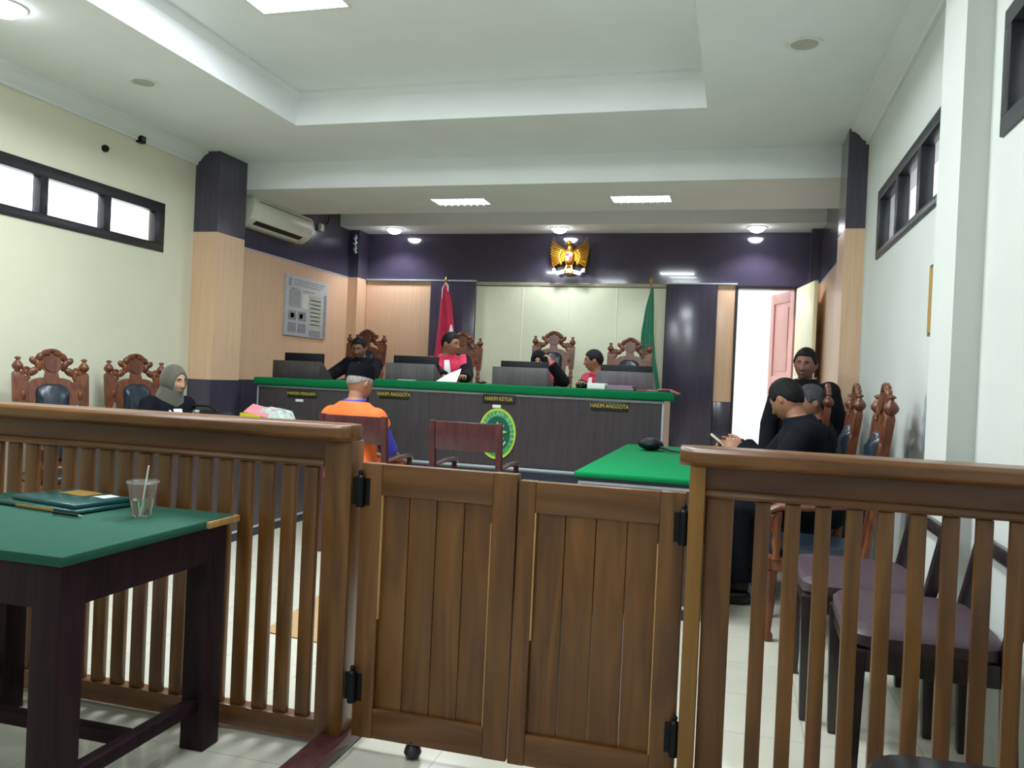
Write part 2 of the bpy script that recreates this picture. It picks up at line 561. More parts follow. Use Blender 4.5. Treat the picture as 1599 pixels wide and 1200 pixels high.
def troffer(x0, x1, y0, y1, z, label, power, fins=0, group=None):
    t = thing('ceiling_light', label, 'ceiling light', ((x0 + x1) / 2, (y0 + y1) / 2, z), group=group)
    f = .018
    MB().box(x0 - f, x1 + f, y0 - f, y0, z - .012, z).box(x0 - f, x1 + f, y1, y1 + f, z - .012, z).box(x0 - f, x0, y0, y1, z - .012, z).box(x1, x1 + f, y0, y1, z - .012, z).build('lamp_frame', M['lampframe'], t)
    MB().box(x0, x1, y0, y1, z - .007, z - .002).build('diffuser', M['diffuser'], t)
    if fins:
        fb = MB()
        for i in range(1, fins):
            x = x0 + (x1 - x0) * i / fins
            fb.box(x - .003, x + .003, y0, y1, z - .03, z - .008)
        fb.build('louvre', M['silver'], t)
    o = area('lamp', ((x0 + x1) / 2, (y0 + y1) / 2, z - .04), x1 - x0 - .04, y1 - y0 - .04, power)
    o.parent = t; o.matrix_parent_inverse = full_matrix(t).inverted()
    return t
LP = 1.0
troffer(-3.05, -2.45, 3.45, 4.65, TZ, 'large bright square-edged ceiling panel in the raised tray, cut by the top of the photo', 68 * LP)
troffer(-1.45, -.85, 3.2, 4.38, TZ, 'ceiling panel in the raised tray just above the middle of the picture', 68 * LP)
troffer(-3.05, -2.45, 1.6, 2.7, TZ, 'ceiling panel of the tray nearest the public seats, left of the middle', 20 * LP)
troffer(-1.45, -.85, 1.6, 2.7, TZ, 'ceiling panel of the tray nearest the public seats, right of the middle', 20 * LP)
troffer(-3.03, -2.48, 7.66, 7.92, 3.04, 'small louvred ceiling light over the left half of the bench', 20 * LP, 8)
troffer(-1.22, -.67, 7.66, 7.92, 3.04, 'small louvred ceiling light over the right half of the bench', 20 * LP, 8)
troffer(-3.2, -2.6, -1.6, -.4, ZC, 'unseen ceiling panel added for light over the public seats on the left', 5 * LP)  # out-of-view lamp, added to light the room from behind the camera
troffer(-1.2, -.6, -1.6, -.4, ZC, 'unseen ceiling panel added for light over the public seats on the right', 5 * LP)  # second added lamp behind the camera, never in view

def downlight(x, y, z, label, power, r=.095):
    t = thing('downlight', label, 'downlight', (x, y, z))
    MB().lathe((x, y, z - .012), [(r, .012), (r + .02, .012), (r + .02, .004), (r, 0)], 24).build('lamp_rim', M['lampframe'], t)
    MB().lathe((x, y, z - .016), [(0, -.05), (r * .35, -.046), (r * .7, -.032), (r * .93, -.008), (r, .008), (r, .014)], 24).build('lens_bloom_dome', M['bulb'], t)  # lens domed and oversized, its shape stands in for bloom round the lamp
    l = bpy.data.lights.new('lamp', 'SPOT')
    l.energy = power; l.spot_size = 2.4; l.spot_blend = .6; l.shadow_soft_size = .06; l.color = (.92, .94, 1)
    o = bpy.data.objects.new('lamp', l)
    COL.objects.link(o)
    o.location = (x, y, z - .09)
    o.parent = t; o.matrix_parent_inverse = full_matrix(t).inverted()
downlight(-4.43, 9.95, 3.17, 'round glowing downlight at the left end of the rear ceiling strip', 45)
downlight(-2.20, 9.95, 3.17, 'round glowing downlight above the gold eagle emblem', 45)
downlight(.16, 9.95, 3.17, 'round glowing downlight above the open doorway', 45)
downlight(-4.19, 3.77, ZC, 'round glowing downlight in the ceiling at the top left corner', 35, .10)

for x, y, lb in ((-4.235, 4.98, 'round flush ceiling speaker above the left windows'), (.30, 5.03, 'round flush ceiling speaker above the right windows')):
    t = thing('ceiling_speaker', lb, 'speaker', (x, y, ZC))
    MB().lathe((x, y, ZC - .01), [(.095, .01), (.105, .01), (.105, .004), (.092, 0), (.088, .005)], 28).build('speaker_rim', M['lampframe'], t)
    MB().lathe((x, y, ZC - .008), [(0, 0), (.06, .001), (.088, .004), (.088, .007)], 28).build('grille', M['speaker'], t)

# small fittings on the left wall
tag(MB().lathe((XL, 5.53, 3.0), [(.028, 0), (.03, .02), (.022, .035), (0, .037)], 14, (1, 0, 0)).build('cable_outlet', M['iron']), 'small round dark fitting high on the left wall, the lower of two', 'wall fitting')
t = thing('junction_box', 'small square dark box high on the left wall, nearer the corner column', 'wall fitting', (XL + .03, 5.92, 3.155))
MB().box(XL, XL + .05, 5.885, 5.955, 3.155, 3.225).build('box_body', M['iron'], t, .006)
MB().box(XL + .05, XL + .054, 5.905, 5.935, 3.175, 3.205).build('cover_plate', M['hood'], t)

# air conditioner on the left panelled wall
t = thing('air_conditioner', 'ivory wall-mounted air conditioner beside the left column', 'air conditioner', (-5.0, 8.02, 2.74))
y0, y1 = 7.40, 8.63
pr_ = [(0, 0), (.10, 0), (.19, .06), (.225, .16), (.225, .26), (.20, .30), (0, .30)]
MB().prism(pr_, lambda a, b, d: V((-5.10 + a, d, 2.745 + b)), y0, y1).build('casing', M['ivory'], t, .008)
nrm = V((.06, 0, -.09)).normalized()
sl = MB()
q = [(.112, .008), (.172, .048)]
sl.prism([(.132, .028), (.136, .0215), (.186, .055), (.182, .062)], lambda a, b, d: V((-5.10 + a, d, 2.745 + b)), y0 + .12, y1 - .16)
sl.build('air_outlet', M['black'], t)
MB().box(-4.874, -4.871, y0 + .1, y1 - .06, 2.995, 3.003).build('panel_groove', M['hood'], t)
MB().prism([(.112, .006), (.116, .001), (.126, .008), (.124, .014)], lambda a, b, d: V((-5.10 + a, d, 2.742 + b)), y0 + .14, y1 - .18).build('louvre', M['ivory'], t)
t = thing('cable_box', 'small white box with a looped cable high on the left dark panel', 'wall fitting', (-5.08, 9.17, 3.0))
MB().box(-5.10, -5.05, 9.13, 9.21, 3.0, 3.09).build('box_body', M['white'], t, .006)
MB().tube([(-5.08, 9.2, 3.08), (-5.07, 9.32, 3.12), (-5.07, 9.36, 3.22), (-5.08, 9.27, 3.33), (-5.09, 9.0, 3.36)], .008).build('cable', M['black'], t)
cb_ = MB()
pts = [(-5.0 + .012 * math.sin(i * 2.1), 9.985 - .012 * (i % 2), 3.10 - .024 * i) for i in range(11)]
cb_.tube(pts, [.012 + .008 * ((i * 7) % 3) for i in range(11)], 6)
tag(cb_.build('cable_bundle', M['silver']), 'crumpled silvery cable end hanging at the rear left column top', 'cable')

# poster on the left panelled wall
t = thing('wall_poster', 'silver-grey information poster with small pictures on the left peach wall', 'poster', (-5.09, 8.905, 1.66))
PY0, PY1, PZ0, PZ1 = 8.42, 9.41, 1.66, 2.37
MB().box(-5.10, -5.075, PY0, PY1, PZ0, PZ1).build('poster_board', M['silverpaper'], t, .002)
pb = MB()
def blk(u0, u1, v0, v1, k):
    pb.mi = k
    pb.box(-5.075, -5.0735, PY0 + (PY1 - PY0) * u0, PY0 + (PY1 - PY0) * u1, PZ0 + (PZ1 - PZ0) * v0, PZ0 + (PZ1 - PZ0) * v1)
blk(.05, .12, .82, .95, 0)
for i, v in enumerate((.93, .89, .85)): blk(.17, .92 - .05 * i, v, v + .018, 0)
blk(.07, .34, .48, .76, 0); blk(.11, .30, .76, .80, 0)
blk(.38, .52, .48, .72, 3); blk(.38, .66, .765, .785, 4)
blk(.55, .86, .18, .73, 1); blk(.91, .98, .03, .78, 2)
for i in range(7): blk(.58, .83, .22 + .07 * i, .235 + .07 * i, 0)
blk(.07, .25, .26, .42, 2); blk(.29, .48, .26, .42, 2)
blk(.07, .25, .06, .22, 2); blk(.29, .48, .06, .22, 2); blk(.57, .85, .02, .13, 2)
blk(.12, .2, .3, .38, 4); blk(.33, .4, .3, .38, 4)
pb.build('poster_print', [M['pgrey'], M['pgreen'], M['pdark'], M['pcream'], M['pred']], t)

# narrow orange-backed notice board on the right wall, half hidden by the pilaster
t = thing('notice_board', 'edge of a framed orange board on the right wall behind the pilaster', 'board', (.885, 4.05, 1.56))
MB().box(.872, XR, 3.90, 4.29, 1.56, 1.90).build('board_frame', M['espresso'], t, .003)
MB().box(.868, .873, 3.93, 4.275, 1.575, 1.885).build('board_face', M['orangepatch'], t)
sb = MB()
for i, (y, w, h) in enumerate(((4.15, .09, .30), (4.38, .10, .34), (4.75, .07, .16), (3.98, .07, .34), (5.3, .12, .12))):
    sb.ell((XR - .0005, y, .82 + h * .4), (.0012, w * .5, h), n=16, m=8)
sb.build('scuff_mark', M['stain'], wr)
# ------------------------------------------------------------------ bar rail and gate
def rail_run(label, x0, x1, slats, sw, post_side):
    t = thing('bar_rail', label, 'railing', ((x0 + x1) / 2, 2.5, 0), group=None)
    sgn = 1 if post_side == 'right' else -1
    capx0, capx1 = (x0, x1 + .10) if sgn > 0 else (x0 - .075, x1)
    cp = [(2.43, 1.05), (2.43, 1.078), (2.445, 1.09), (2.585, 1.09), (2.60, 1.078), (2.60, 1.05), (2.585, 1.035), (2.455, 1.035)]
    R = []
    tip = capx1 if sgn > 0 else capx0
    inner = capx0 if sgn > 0 else capx1
    for x, k in ((inner, 1), (tip - sgn * .05, 1), (tip, .55)):
        R.append([V((x, 2.515 + (a - 2.515) * k, b)) for a, b in cp])
    MB().rings(R).build('cap_rail', M['railh'], t, .003)
    MB().box(x0, x1, 2.50, 2.53, .962, 1.036).build('fascia_board', M['railred'], t)
    MB().prism([(2.485, .943), (2.478, .952), (2.485, .966), (2.505, .97), (2.545, .97), (2.55, .95), (2.545, .94)], lambda a, b, d: V((d, a, b)), x0, x1).build('moulding', M['railh'], t, .002)
    MB().box(x0, x1, 2.49, 2.545, .015, .085).build('bottom_rail', M['railh'], t, .004)
    for x in slats:
        MB().box(x - sw / 2, x + sw / 2, 2.50, 2.522, .085, .94).build('baluster', M['rail'], t, .003)
    return t
slL = [-1.381 - .0845 * i for i in range(43)]
t = rail_run('long varnished teak bar rail with slats left of the gate', XL, -1.325, slL, .052, 'right')
MB().box(-1.325, -1.222, 2.485, 2.575, 0, 1.036).build('end_post', M['rail'], t, .004)
MB().box(-1.30, -1.196, 2.0, 2.62, .001, .045).build('floor_sill', M['maroon'], t, .006)
slR = [.094 + .0835 * i for i in range(10)]
t = rail_run('short varnished teak bar rail with slats right of the gate', -.075, XR, slR, .043, 'left')
MB().box(-.118, -.072, 2.46, 2.565, 0, 1.036).build('end_post', M['railpale'], t, .004)
MB().box(-.068, .012, 2.50, 2.53, 0, .945).build('side_board', M['rail'], t, .004)

def gate(label, x0, x1, z0, z1, hinge_x, hz, stile=(.075, .08), rails=(.105, .10), boards=4, y=2.50):
    t = thing('bar_gate', label, 'gate', ((x0 + x1) / 2, y, z0))
    for sa_, sb_ in ((x0, x0 + stile[0]), (x1 - stile[1], x1)):
        MB().box(sa_, sb_, y, y + .04, z0, z1).build('gate_stile', M['rail'], t, .003)
    for ra_, rb_ in ((z1 - rails[0], z1 - .001), (z0 + .001, z0 + rails[1])):
        MB().box(x0 + stile[0], x1 - stile[1], y + .001, y + .039, ra_, rb_).build('gate_rail', M['railh'], t, .003)
    a, c = x0 + stile[0], x1 - stile[1]
    w = (c - a) / boards
    for i in range(boards):
        MB().box(a + w * i + .0008, a + w * (i + 1) - .0008, y + .012, y + .03, z0 + rails[1] - .005, z1 - rails[0] + .005).build('board', M['rail'], t, .004)
    MB().box(a, a + .005, y + .001, y + .014, z0 + rails[1] + .3, z1 - rails[0]).build('bead', M['teakpale'], t)
    MB().box(c - .004, c, y + .001, y + .014, z0 + rails[1], z1 - rails[0] - .06).build('bead', M['teakpale'], t)
    for z in hz:
        h = MB().cone((hinge_x, y - .012, z - .05), (hinge_x, y - .012, z + .05), .014).lathe((hinge_x, y - .012, z + .05), [(.014, 0), (.006, .008), (.009, .016), (.004, .024)], 12)
        h.box(hinge_x - .03, hinge_x + .03, y - .003, y + .003, z - .045, z + .045)
        h.build('hinge', M['iron'], t)
    return t
g = gate('left leaf of the low teak swing gate, hinged on the long rail', -1.192, -.652, .048, .966, -1.19, (.87, .215))
MB().lathe((-.975, 2.52, 0), [(0, 0), (.022, .004), (.03, .02), (.024, .04), (.012, .05), (.02, .055), (.02, .062)], 16).build('gate_foot', M['espresso'], g)
gate('right leaf of the low teak swing gate, hinged on the short rail', -.647, -.128, .045, .948, -.13, (.845, .21), (.055, .075), (.10, .10))

# ------------------------------------------------------------------ front-left green table
t = thing('table', 'dark wooden table with green baize top in the left foreground', 'table', (-2.08, 2.06, 0))
X0, X1, Y0, Y1 = -2.56, -1.612, 1.678, 2.415
MB().box(X0, X1, Y0, Y1, .742, .77).build('baize_top', M['baize'], t, .006)
MB().prism([(X1 - .002, 2.26), (X1 + .012, 2.262), (X1 + .012, Y1 + .01), (X1 - .07, Y1 + .01), (X1 - .06, Y1 - .002), (X1 - .002, Y1 - .002)], lambda a, b, d: V((a, b, d)), .745, .766).build('bare_wood_corner', M['teakpale'], t, .002)['label'] = 'corner where the baize has peeled off pale wood'
ap = MB().box(X0 + .03, X1 - .02, Y0 + .02, Y0 + .045, .625, .742).box(X0 + .03, X1 - .02, Y1 - .045, Y1 - .02, .625, .742).box(X0 + .03, X0 + .055, Y0 + .02, Y1 - .02, .625, .742).box(X1 - .045, X1 - .02, Y0 + .02, Y1 - .02, .625, .742)
ap.build('apron', M['tablewood'], t)
for x in (X0 + .025, X1 - .105):
    for y in (Y0 + .015, Y1 - .105):
        MB().box(x, x + .088, y, y + .088, 0, .742).build('leg', M['tablewood'], t, .004)
MB().box(X1 - .085, X1 - .04, Y0 + .1, Y1 - .1, .13, .17).build('stretcher', M['tablewood'], t, .004)
MB().box(X0 + .04, X0 + .085, Y0 + .1, Y1 - .1, .13, .17).build('stretcher', M['tablewood'], t, .004)
MB().box(X0 + .085, X1 - .085, 2.02, 2.065, .13, .17).build('stretcher', M['tablewood'], t, .004)

t = thing('plastic_cup', 'clear plastic cup of water with lid and straw on the green baize table', 'cup', (-1.83, 2.225, .772))
cx, cy, cz = -1.83, 2.225, .771
MB().lathe((cx, cy, cz), [(.028, .0), (.029, .001), (.046, .112), (.0452, .112), (.0282, .003), (0, .003)], 28).build('cup_wall', M['cup'], t)
MB().lathe((cx, cy, cz), [(0, .0045), (.0275, .0045), (.0355, .055), (0, .055)], 24).build('water', glass('water'), t)
MB().lathe((cx, cy, cz), [(.0475, .108), (.051, .111), (.049, .116), (.044, .116), (.043, .113), (0, .113)], 28).build('lid', M['cup'], t)
MB().tube([(cx - .004, cy, cz + .006), (cx + .016, cy + .004, cz + .165)], .0028, 8).build('straw', M['white'], t)

t = thing('document_folder', 'dark green plastic folder with ochre patches on the baize table', 'folder', (-2.17, 2.28, .772))
R_ = Matrix.Rotation(-.12, 3, 'Z')
MB().box(-2.36, -1.99, 2.16, 2.40, .772, .786, R_).box(-2.33, -2.0, 2.18, 2.40, .786, .802, Matrix.Rotation(-.2, 3, 'Z')).build('folder_body', M['folder'], t, .006)
MB().box(-2.25, -2.12, 2.31, 2.39, .8022, .8032, Matrix.Rotation(-.2, 3, 'Z')).build('ochre_print', M['orangepatch'], t)
MB().box(-2.27, -2.10, 2.15, 2.154, .776, .784, Matrix.Rotation(-.12, 3, 'Z')).build('ochre_print', M['orangepatch'], t)
MB().box(-2.09, -2.03, 2.30, 2.36, .8022, .803, Matrix.Rotation(-.3, 3, 'Z')).build('paper_corner', M['paper'], t)
t = thing('pen', 'dark pen lying against the green folder on the baize table', 'pen', (-2.02, 2.11, .772))
MB().tube([(-2.075, 2.118, .778), (-1.965, 2.108, .778)], .005, 8).build('barrel', M['iron'], t)
MB().tube([(-1.967, 2.108, .778), (-1.952, 2.107, .778)], [.005, .0015], 8).build('tip', M['chrome'], t)

# ------------------------------------------------------------------ judges' bench
t = thing('judges_bench', 'long dark judges\' bench with green cloth edge and gold nameplates', 'bench', (-2.0, 7.6, ZP))
BX0, BX1, BY, BT = -3.42, -.60, 7.25, 1.20
MB().box(BX0, BX1, BY, BY + .03, ZP, 1.128).build('front_panel', M['bench'], t)
MB().box(BX1 - .03, BX1, BY + .002, 8.0, ZP, 1.128).build('side_panel', M['peach'], t)
MB().box(BX0, BX0 + .03, BY + .03, 8.0, ZP, 1.128).build('side_panel', M['bench'], t)
tp = [(7.195, 1.20), (7.20, 1.207), (8.02, 1.207), (8.02, 1.18), (7.24, 1.18), (7.235, 1.135), (7.20, 1.13), (7.19, 1.15)]
MB().prism(tp, lambda a, b, d: V((d, a, b)), BX0 - .01, -.505).build('green_cloth_top', M['feltb'], t, .008)
MB().box(BX0 - .005, BX1, BY - .006, BY, 1.128, 1.16).build('dark_batten', M['benchdark'], t)  # dark band under the cloth edge, above the metal trim
MB().box(BX0, BX1 + .004, BY - .008, BY + .004, 1.106, 1.126).build('metal_trim', M['silver'], t)
MB().box(BX1 - .012, BX1 + .004, BY - .008, BY + .012, ZP, 1.106).build('metal_trim', M['silver'], t)
MB().box(BX0, BX1, BY - .004, BY + .01, ZP, ZP + .012).build('skirting', M['benchdark'], t)
def plate(parent, text, x, z, w, h=.082, y=BY, size=.05, sq=.82, m='goldpaint'):
    p = MB().box(x - w / 2, x + w / 2, y - .014, y - .0005, z - h / 2, z + h / 2).build('nameplate', M['plate'], parent, .003)
    me = text_mesh(text, size, .0015)
    me.transform(Matrix.Translation((x, y - .0155, z)) @ FRONT @ Matrix.Diagonal((sq, 1, 1, 1)))
    me.materials.append(M[m])
    link('lettering', me, p)
plate(t, 'HAKIM ANGGOTA', -3.155, 1.066, .30)
plate(t, 'HAKIM KETUA', -2.105, 1.073, .31)
plate(t, 'HAKIM ANGGOTA', -1.075, 1.06, .33)
MB().box(-2.165, -2.085, BY - .003, BY - .0003, .992, 1.02).build('sticker', M['paper'], t)
# oval court seal
ex, ez, ra, rb = -2.105, .753, .180, .236
sb = MB().lathe((ex, BY - .014, ez), [(0, 0), (.94, 0), (1.0, .004), (1.0, .014), (0, .014)], 48, (0, 1, 0))
for v in sb.bm.verts:
    v.co.x = ex + (v.co.x - ex) * ra
    v.co.z = ez + (v.co.z - ez) * rb
seal = sb.build('court_seal', M['sealmid'], t)
def oval_ring(k0, k1, y, m, name='seal_ring'):
    b = MB()
    n = 48
    R = []
    for i in range(n + 1):
        a = 2 * PI * i / n
        c, s_ = math.cos(a), math.sin(a)
        R.append([V((ex + ra * k * c, yy, ez + rb * k * s_)) for k, yy in ((k0, BY - .0135), (k0, y), (k1, y), (k1, BY - .0135))])
    b.rings(R, cap=False)
    return b.build(name, M[m], seal)
oval_ring(.90, 1.0, BY - .019, 'sealyellow')
oval_ring(.64, .68, BY - .017, 'sealdeep')
db = MB().lathe((ex, BY - .0155, ez), [(0, 0), (.64, 0), (.64, .003), (0, .003)], 48, (0, 1, 0))
for v in db.bm.verts:
    v.co.x = ex + (v.co.x - ex) * ra
    v.co.z = ez + (v.co.z - ez) * rb
db.build('seal_centre', M['sealdeep'], seal)
ring = bmesh.new()
txt = 'PENGADILAN NEGERI'
for i, ch in enumerate(txt):
    if ch == ' ': continue
    a = math.radians(208 - 236 * i / (len(txt) - 1))
    me = text_mesh(ch, .05, .001)
    tx, tz = -ra * math.sin(a), rb * math.cos(a)
    rot = math.atan2(tz, tx) + PI
    me.transform(Matrix.Translation((ex + ra * .79 * math.cos(a), BY - .0165, ez + rb * .79 * math.sin(a))) @ FRONT @ Matrix.Rotation(rot, 4, 'Z'))
    ring.from_mesh(me)
    bpy.data.meshes.remove(me)
me = bpy.data.meshes.new('ring_lettering')
ring.to_mesh(me); ring.free()
me.materials.append(M['sealpale'])
link('ring_lettering', me, seal)
star = [(.098 * (1 if i % 2 == 0 else .52) * math.sin(PI * i / 8), .098 * (1 if i % 2 == 0 else .52) * math.cos(PI * i / 8)) for i in range(16)]
MB().prism(star, lambda a, b, d: V((ex + a, d, ez + .02 + b)), BY - .024, BY - .015).build('seal_star', M['sealyellow'], seal)
rb_ = MB()
pts = [(ex + .10 * math.sin(q), BY - .018, ez - .125 * math.cos(q)) for q in [(-1.0 + .2 * i) for i in range(11)]]
rb_.tube(pts, .010, 6).build('seal_ribbon', M['sealpale'], seal)

t = thing('clerk_desk', 'dark clerk\'s desk with green cloth top joined to the left end of the bench', 'desk', (-4.04, 7.6, ZP))
CX0, CX1 = -4.64, -3.435
MB().box(CX0, CX1, BY, BY + .03, ZP, 1.098).build('front_panel', M['bench'], t)
MB().box(CX0, CX0 + .03, BY + .03, 8.0, ZP, 1.098).build('side_panel', M['bench'], t)
MB().box(CX1 - .03, CX1, BY + .03, 8.0, ZP, 1.098).build('side_panel', M['bench'], t)
MB().prism([(a, b - .035) for a, b in tp], lambda a, b, d: V((d, a, b)), CX0 - .02, CX1).build('green_cloth_top', M['feltb'], t, .008)
MB().box(CX0, CX1, BY - .006, BY, 1.098, 1.13).build('dark_batten', M['benchdark'], t)
MB().box(CX0, CX1, BY - .008, BY + .004, 1.076, 1.093).build('metal_trim', M['silver'], t)
MB().box(CX0 - .004, CX0 + .01, BY - .008, BY + .012, ZP, 1.076).build('metal_trim', M['silver'], t)
plate(t, 'PANITERA PENGGANTI', -4.14, 1.025, .31, .075, size=.042, sq=.72, m='goldpaint')
MB().box(-4.21, -4.125, BY - .003, BY - .0003, .945, .97).build('sticker', M['paper'], t)

# desk screens (laminate hoods) and monitors behind them
def hood(x0, x1, z0, z1, label, m='hood'):
    h = thing('desk_screen', label, 'desk screen', ((x0 + x1) / 2, 7.5, z0), group=None)
    MB().box(x0, x1, 7.44, 7.458, z0, z1).build('front_board', M[m], h, .002)
    for x in (x0, x1 - .018):
        MB().prism([(7.458, z0), (7.74, z0), (7.475, z1), (7.458, z1)], lambda a, b, d: V((d, a, b)), x, x + .018).build('side_board', M[m], h, .002)
hood(-4.60, -4.06, 1.173, 1.352, 'dark laminate screen hood on the clerk\'s desk at the far left', 'bench')
hood(-3.345, -2.835, 1.208, 1.372, 'grey-brown screen hood on the bench in front of the judge turned sideways')
hood(-2.24, -1.70, 1.208, 1.378, 'grey-brown screen hood at the middle of the bench hiding the central judge')
hood(-1.25, -.72, 1.208, 1.378, 'grey-brown screen hood at the right end of the bench behind the files')
def monitor(x0, x1, z1, zd, label, tint=None):
    x0 += .022; x1 -= .004
    mo = thing('monitor', label, 'monitor', ((x0 + x1) / 2, 7.66, zd))
    MB().box(x0, x1, 7.625, 7.665, z1 - .205, z1).build('casing', M['black'], mo, .006)
    MB().box(x0 + .015, x1 - .015, 7.6645, 7.667, z1 - .19, z1 - .015).build('display', M['blackg'], mo)
    b = MB()
    xm = (x0 + x1) / 2
    b.box(xm - .03, xm + .03, 7.615, 7.63, zd + .01, z1 - .12).box(xm - .11, xm + .11, 7.57, 7.72, zd, zd + .012)
    b.build('stand', M['black'], mo, .003)
monitor(-4.60, -4.13, 1.438, 1.172, 'black monitor back showing above the clerk\'s screen hood')
monitor(-3.365, -2.86, 1.452, 1.207, 'black monitor back beside the judge turned sideways')
monitor(-2.235, -1.735, 1.44, 1.207, 'black monitor back at the middle of the bench before the central judge')
monitor(-1.255, -.745, 1.44, 1.207, 'black monitor back at the right end of the bench')

# papers and files on the bench
def slab(name, label, cat, x0, x1, y0, y1, z0, z1, m, rz=0, bev=.003):
    return tag(MB().box(x0, x1, y0, y1, z0, z1, Matrix.Rotation(rz, 3, 'Z')).build(name, M[m], None, bev), label, cat)
slab('case_file', 'white bound file at the front right of the bench', 'file', -1.285, -1.125, 7.24, 7.42, 1.209, 1.262, 'paper')
slab('case_file', 'mauve case file lying next to the white file on the bench', 'file', -1.115, -.87, 7.25, 7.42, 1.209, 1.228, 'mauve')
slab('case_file', 'mauve case file with pale edge, stacked on another mauve file', 'file', -1.11, -.885, 7.26, 7.42, 1.229, 1.25, 'mauve', .03)
slab('case_file', 'thin dark red file between the mauve files and the bench corner', 'file', -.855, -.76, 7.28, 7.42, 1.209, 1.222, 'redfile', .1)
slab('case_file', 'flat pinkish file near the right corner of the bench', 'file', -.75, -.56, 7.25, 7.42, 1.209, 1.224, 'mauve', -.04)
sb = MB()
sb.rings([[V((x, y, z)) for x, y, z in ring_] for ring_ in (
    [(-.66, 7.22, 1.226), (-.56, 7.22, 1.230), (-.56, 7.23, 1.236), (-.66, 7.23, 1.232)],
    [(-.66, 7.40, 1.226), (-.54, 7.40, 1.230), (-.54, 7.40, 1.238), (-.66, 7.40, 1.236)])])
sb.rings([[V((x, y, z)) for x, y, z in ring_] for ring_ in (
    [(-.57, 7.21, 1.229), (-.485, 7.19, 1.195), (-.48, 7.19, 1.202), (-.565, 7.21, 1.238)],
    [(-.56, 7.38, 1.230), (-.475, 7.36, 1.197), (-.47, 7.36, 1.204), (-.555, 7.38, 1.238)])])
tag(sb.build('case_file', M['redfile'], None, .001), 'red folder drooping over the right corner of the bench', 'file')
sb = MB()
sb.rings([[V(p) for p in r] for r in (
    [(-2.80, 7.42, 1.211), (-2.59, 7.42, 1.211), (-2.59, 7.425, 1.211), (-2.80, 7.425, 1.211)],
    [(-2.72, 7.50, 1.28), (-2.585, 7.51, 1.31), (-2.585, 7.515, 1.31), (-2.72, 7.505, 1.28)],
    [(-2.66, 7.54, 1.31), (-2.59, 7.55, 1.345), (-2.59, 7.555, 1.345), (-2.66, 7.545, 1.31)])])
tag(sb.build('paper_sheet', M['paper']), 'white sheet of paper tilted up in front of the judge turned sideways', 'paper')
tag(MB().box(-3.13, -2.98, 7.25, 7.36, 1.208, 1.213).build('paper_slip', M['paper']), 'small pale slip on the front edge of the bench cloth', 'paper')
tag(MB().ell((-2.40, 7.62, 1.2225), (.055, .045, .016)).build('leather_pouch', M['maroon']), 'small brown pouch on the bench left of the middle screen hood', 'pouch')

# ------------------------------------------------------------------ counsel tables
def counsel_table(label, x0, x1, y0, y1, front, open_side):
    t = thing('counsel_table', label, 'table', ((x0 + x1) / 2, (y0 + y1) / 2, 0))
    cl = MB().box(x0, x1, y0, y1, .737, .77)
    cl.build('green_cloth_top', M['felt'], t, .014)
    MB().box(x0 + .015, x1 - .015, y0 + .015, y1 - .015, .722, .737).build('dark_batten', M['benchdark'], t)  # dark band between cloth and trim
    k = .025
    for (a, b_, c, d) in ((x0 + k, x1 - k, y0 + k, y0 + k + .025), (x0 + k, x1 - k, y1 - k - .025, y1 - k)):
        MB().box(a, b_, c, d, .01, .722).build('end_panel', M['bench'], t)
    fx = x1 - k - .025 if front > 0 else x0 + k
    MB().box(fx, fx + .025, y0 + k + .025, y1 - k - .025, .0, .722).build('front_panel', M['bench'], t)
    s = MB()
    for z in (.70, .06):
        if front < 0: s.box(x0 + k - .004, x1 - k + .004, y0 + k - .004, y0 + k, z, z + .016)
        xf = x1 - k if front > 0 else x0 + k - .004
        s.box(xf, xf + .004, y0 + k - .004, y1 - k, z, z + .016)
    for x in ((x0 + k - .004, x1 - k - .012) if front < 0 else ()):
        s.box(x, x + .016, y0 + k - .005, y0 + k - .001, .01, .70)
    s.box(xf, xf + .005, y1 - k - .016, y1 - k, .01, .71)
    s.build('metal_trim', M['silver'], t)
    s = MB().box(x0 + k - .003, x1 - k + .003, y0 + k - .003, y0 + k, 0, .06)
    s.box(xf - .001, xf + .003, y0 + k, y1 - k, 0, .06)
    s.build('skirting', M['benchdark'], t)
    return t
counsel_table('green-topped table with dark panels before the robed woman at the left', -4.10, -3.425, 4.30, 6.52, 1, -1)
counsel_table('bright green-topped table with silver trim in front of the men at the right', -.85, -.14, 4.48, 6.80, -1, 1)

t = thing('equipment_pouch', 'small black rounded case with short strap on the bright green table', 'case', (-.58, 6.2, .771))
MB().ell((-.60, 6.25, .818), (.098, .105, .045), n=20, m=10).ell((-.60, 6.25, .84), (.075, .08, .03), n=20).build('case_body', M['black'], t)
MB().tube([(-.53, 6.2, .805), (-.44, 6.1, .79), (-.36, 6.08, .785), (-.30, 6.06, .785)], [.02, .014, .012, .011], 8, .6).build('strap', M['black'], t)

t = thing('handbag', 'black handbag lying on the table in front of the robed woman', 'bag', (-3.93, 5.55, .771))
b = MB()
b.rings([[V((-3.93 + sx * w * math.copysign(abs(math.cos(a)) ** .6, math.cos(a)), 5.55 + .16 * math.copysign(abs(math.sin(a)) ** .6, math.sin(a)) * k, z)) for a in [2 * PI * i / 20 for i in range(20)] for sx in (1,)] for z, w, k in ((.772, .16, .9), (.80, .185, 1), (.87, .18, .95), (.915, .15, .6), (.925, .12, .3))])
b.build('bag_body', M['bagblack'], t)
MB().tube([(-4.05, 5.50, .90), (-4.0, 5.44, .955), (-3.86, 5.44, .955), (-3.81, 5.50, .90)], .009, 8).build('bag_handle', M['bagblack'], t)
MB().box(-3.965, -3.905, 5.38, 5.388, .895, .925).build('clasp', M['chrome'], t, .003)
t.location.y -= .05

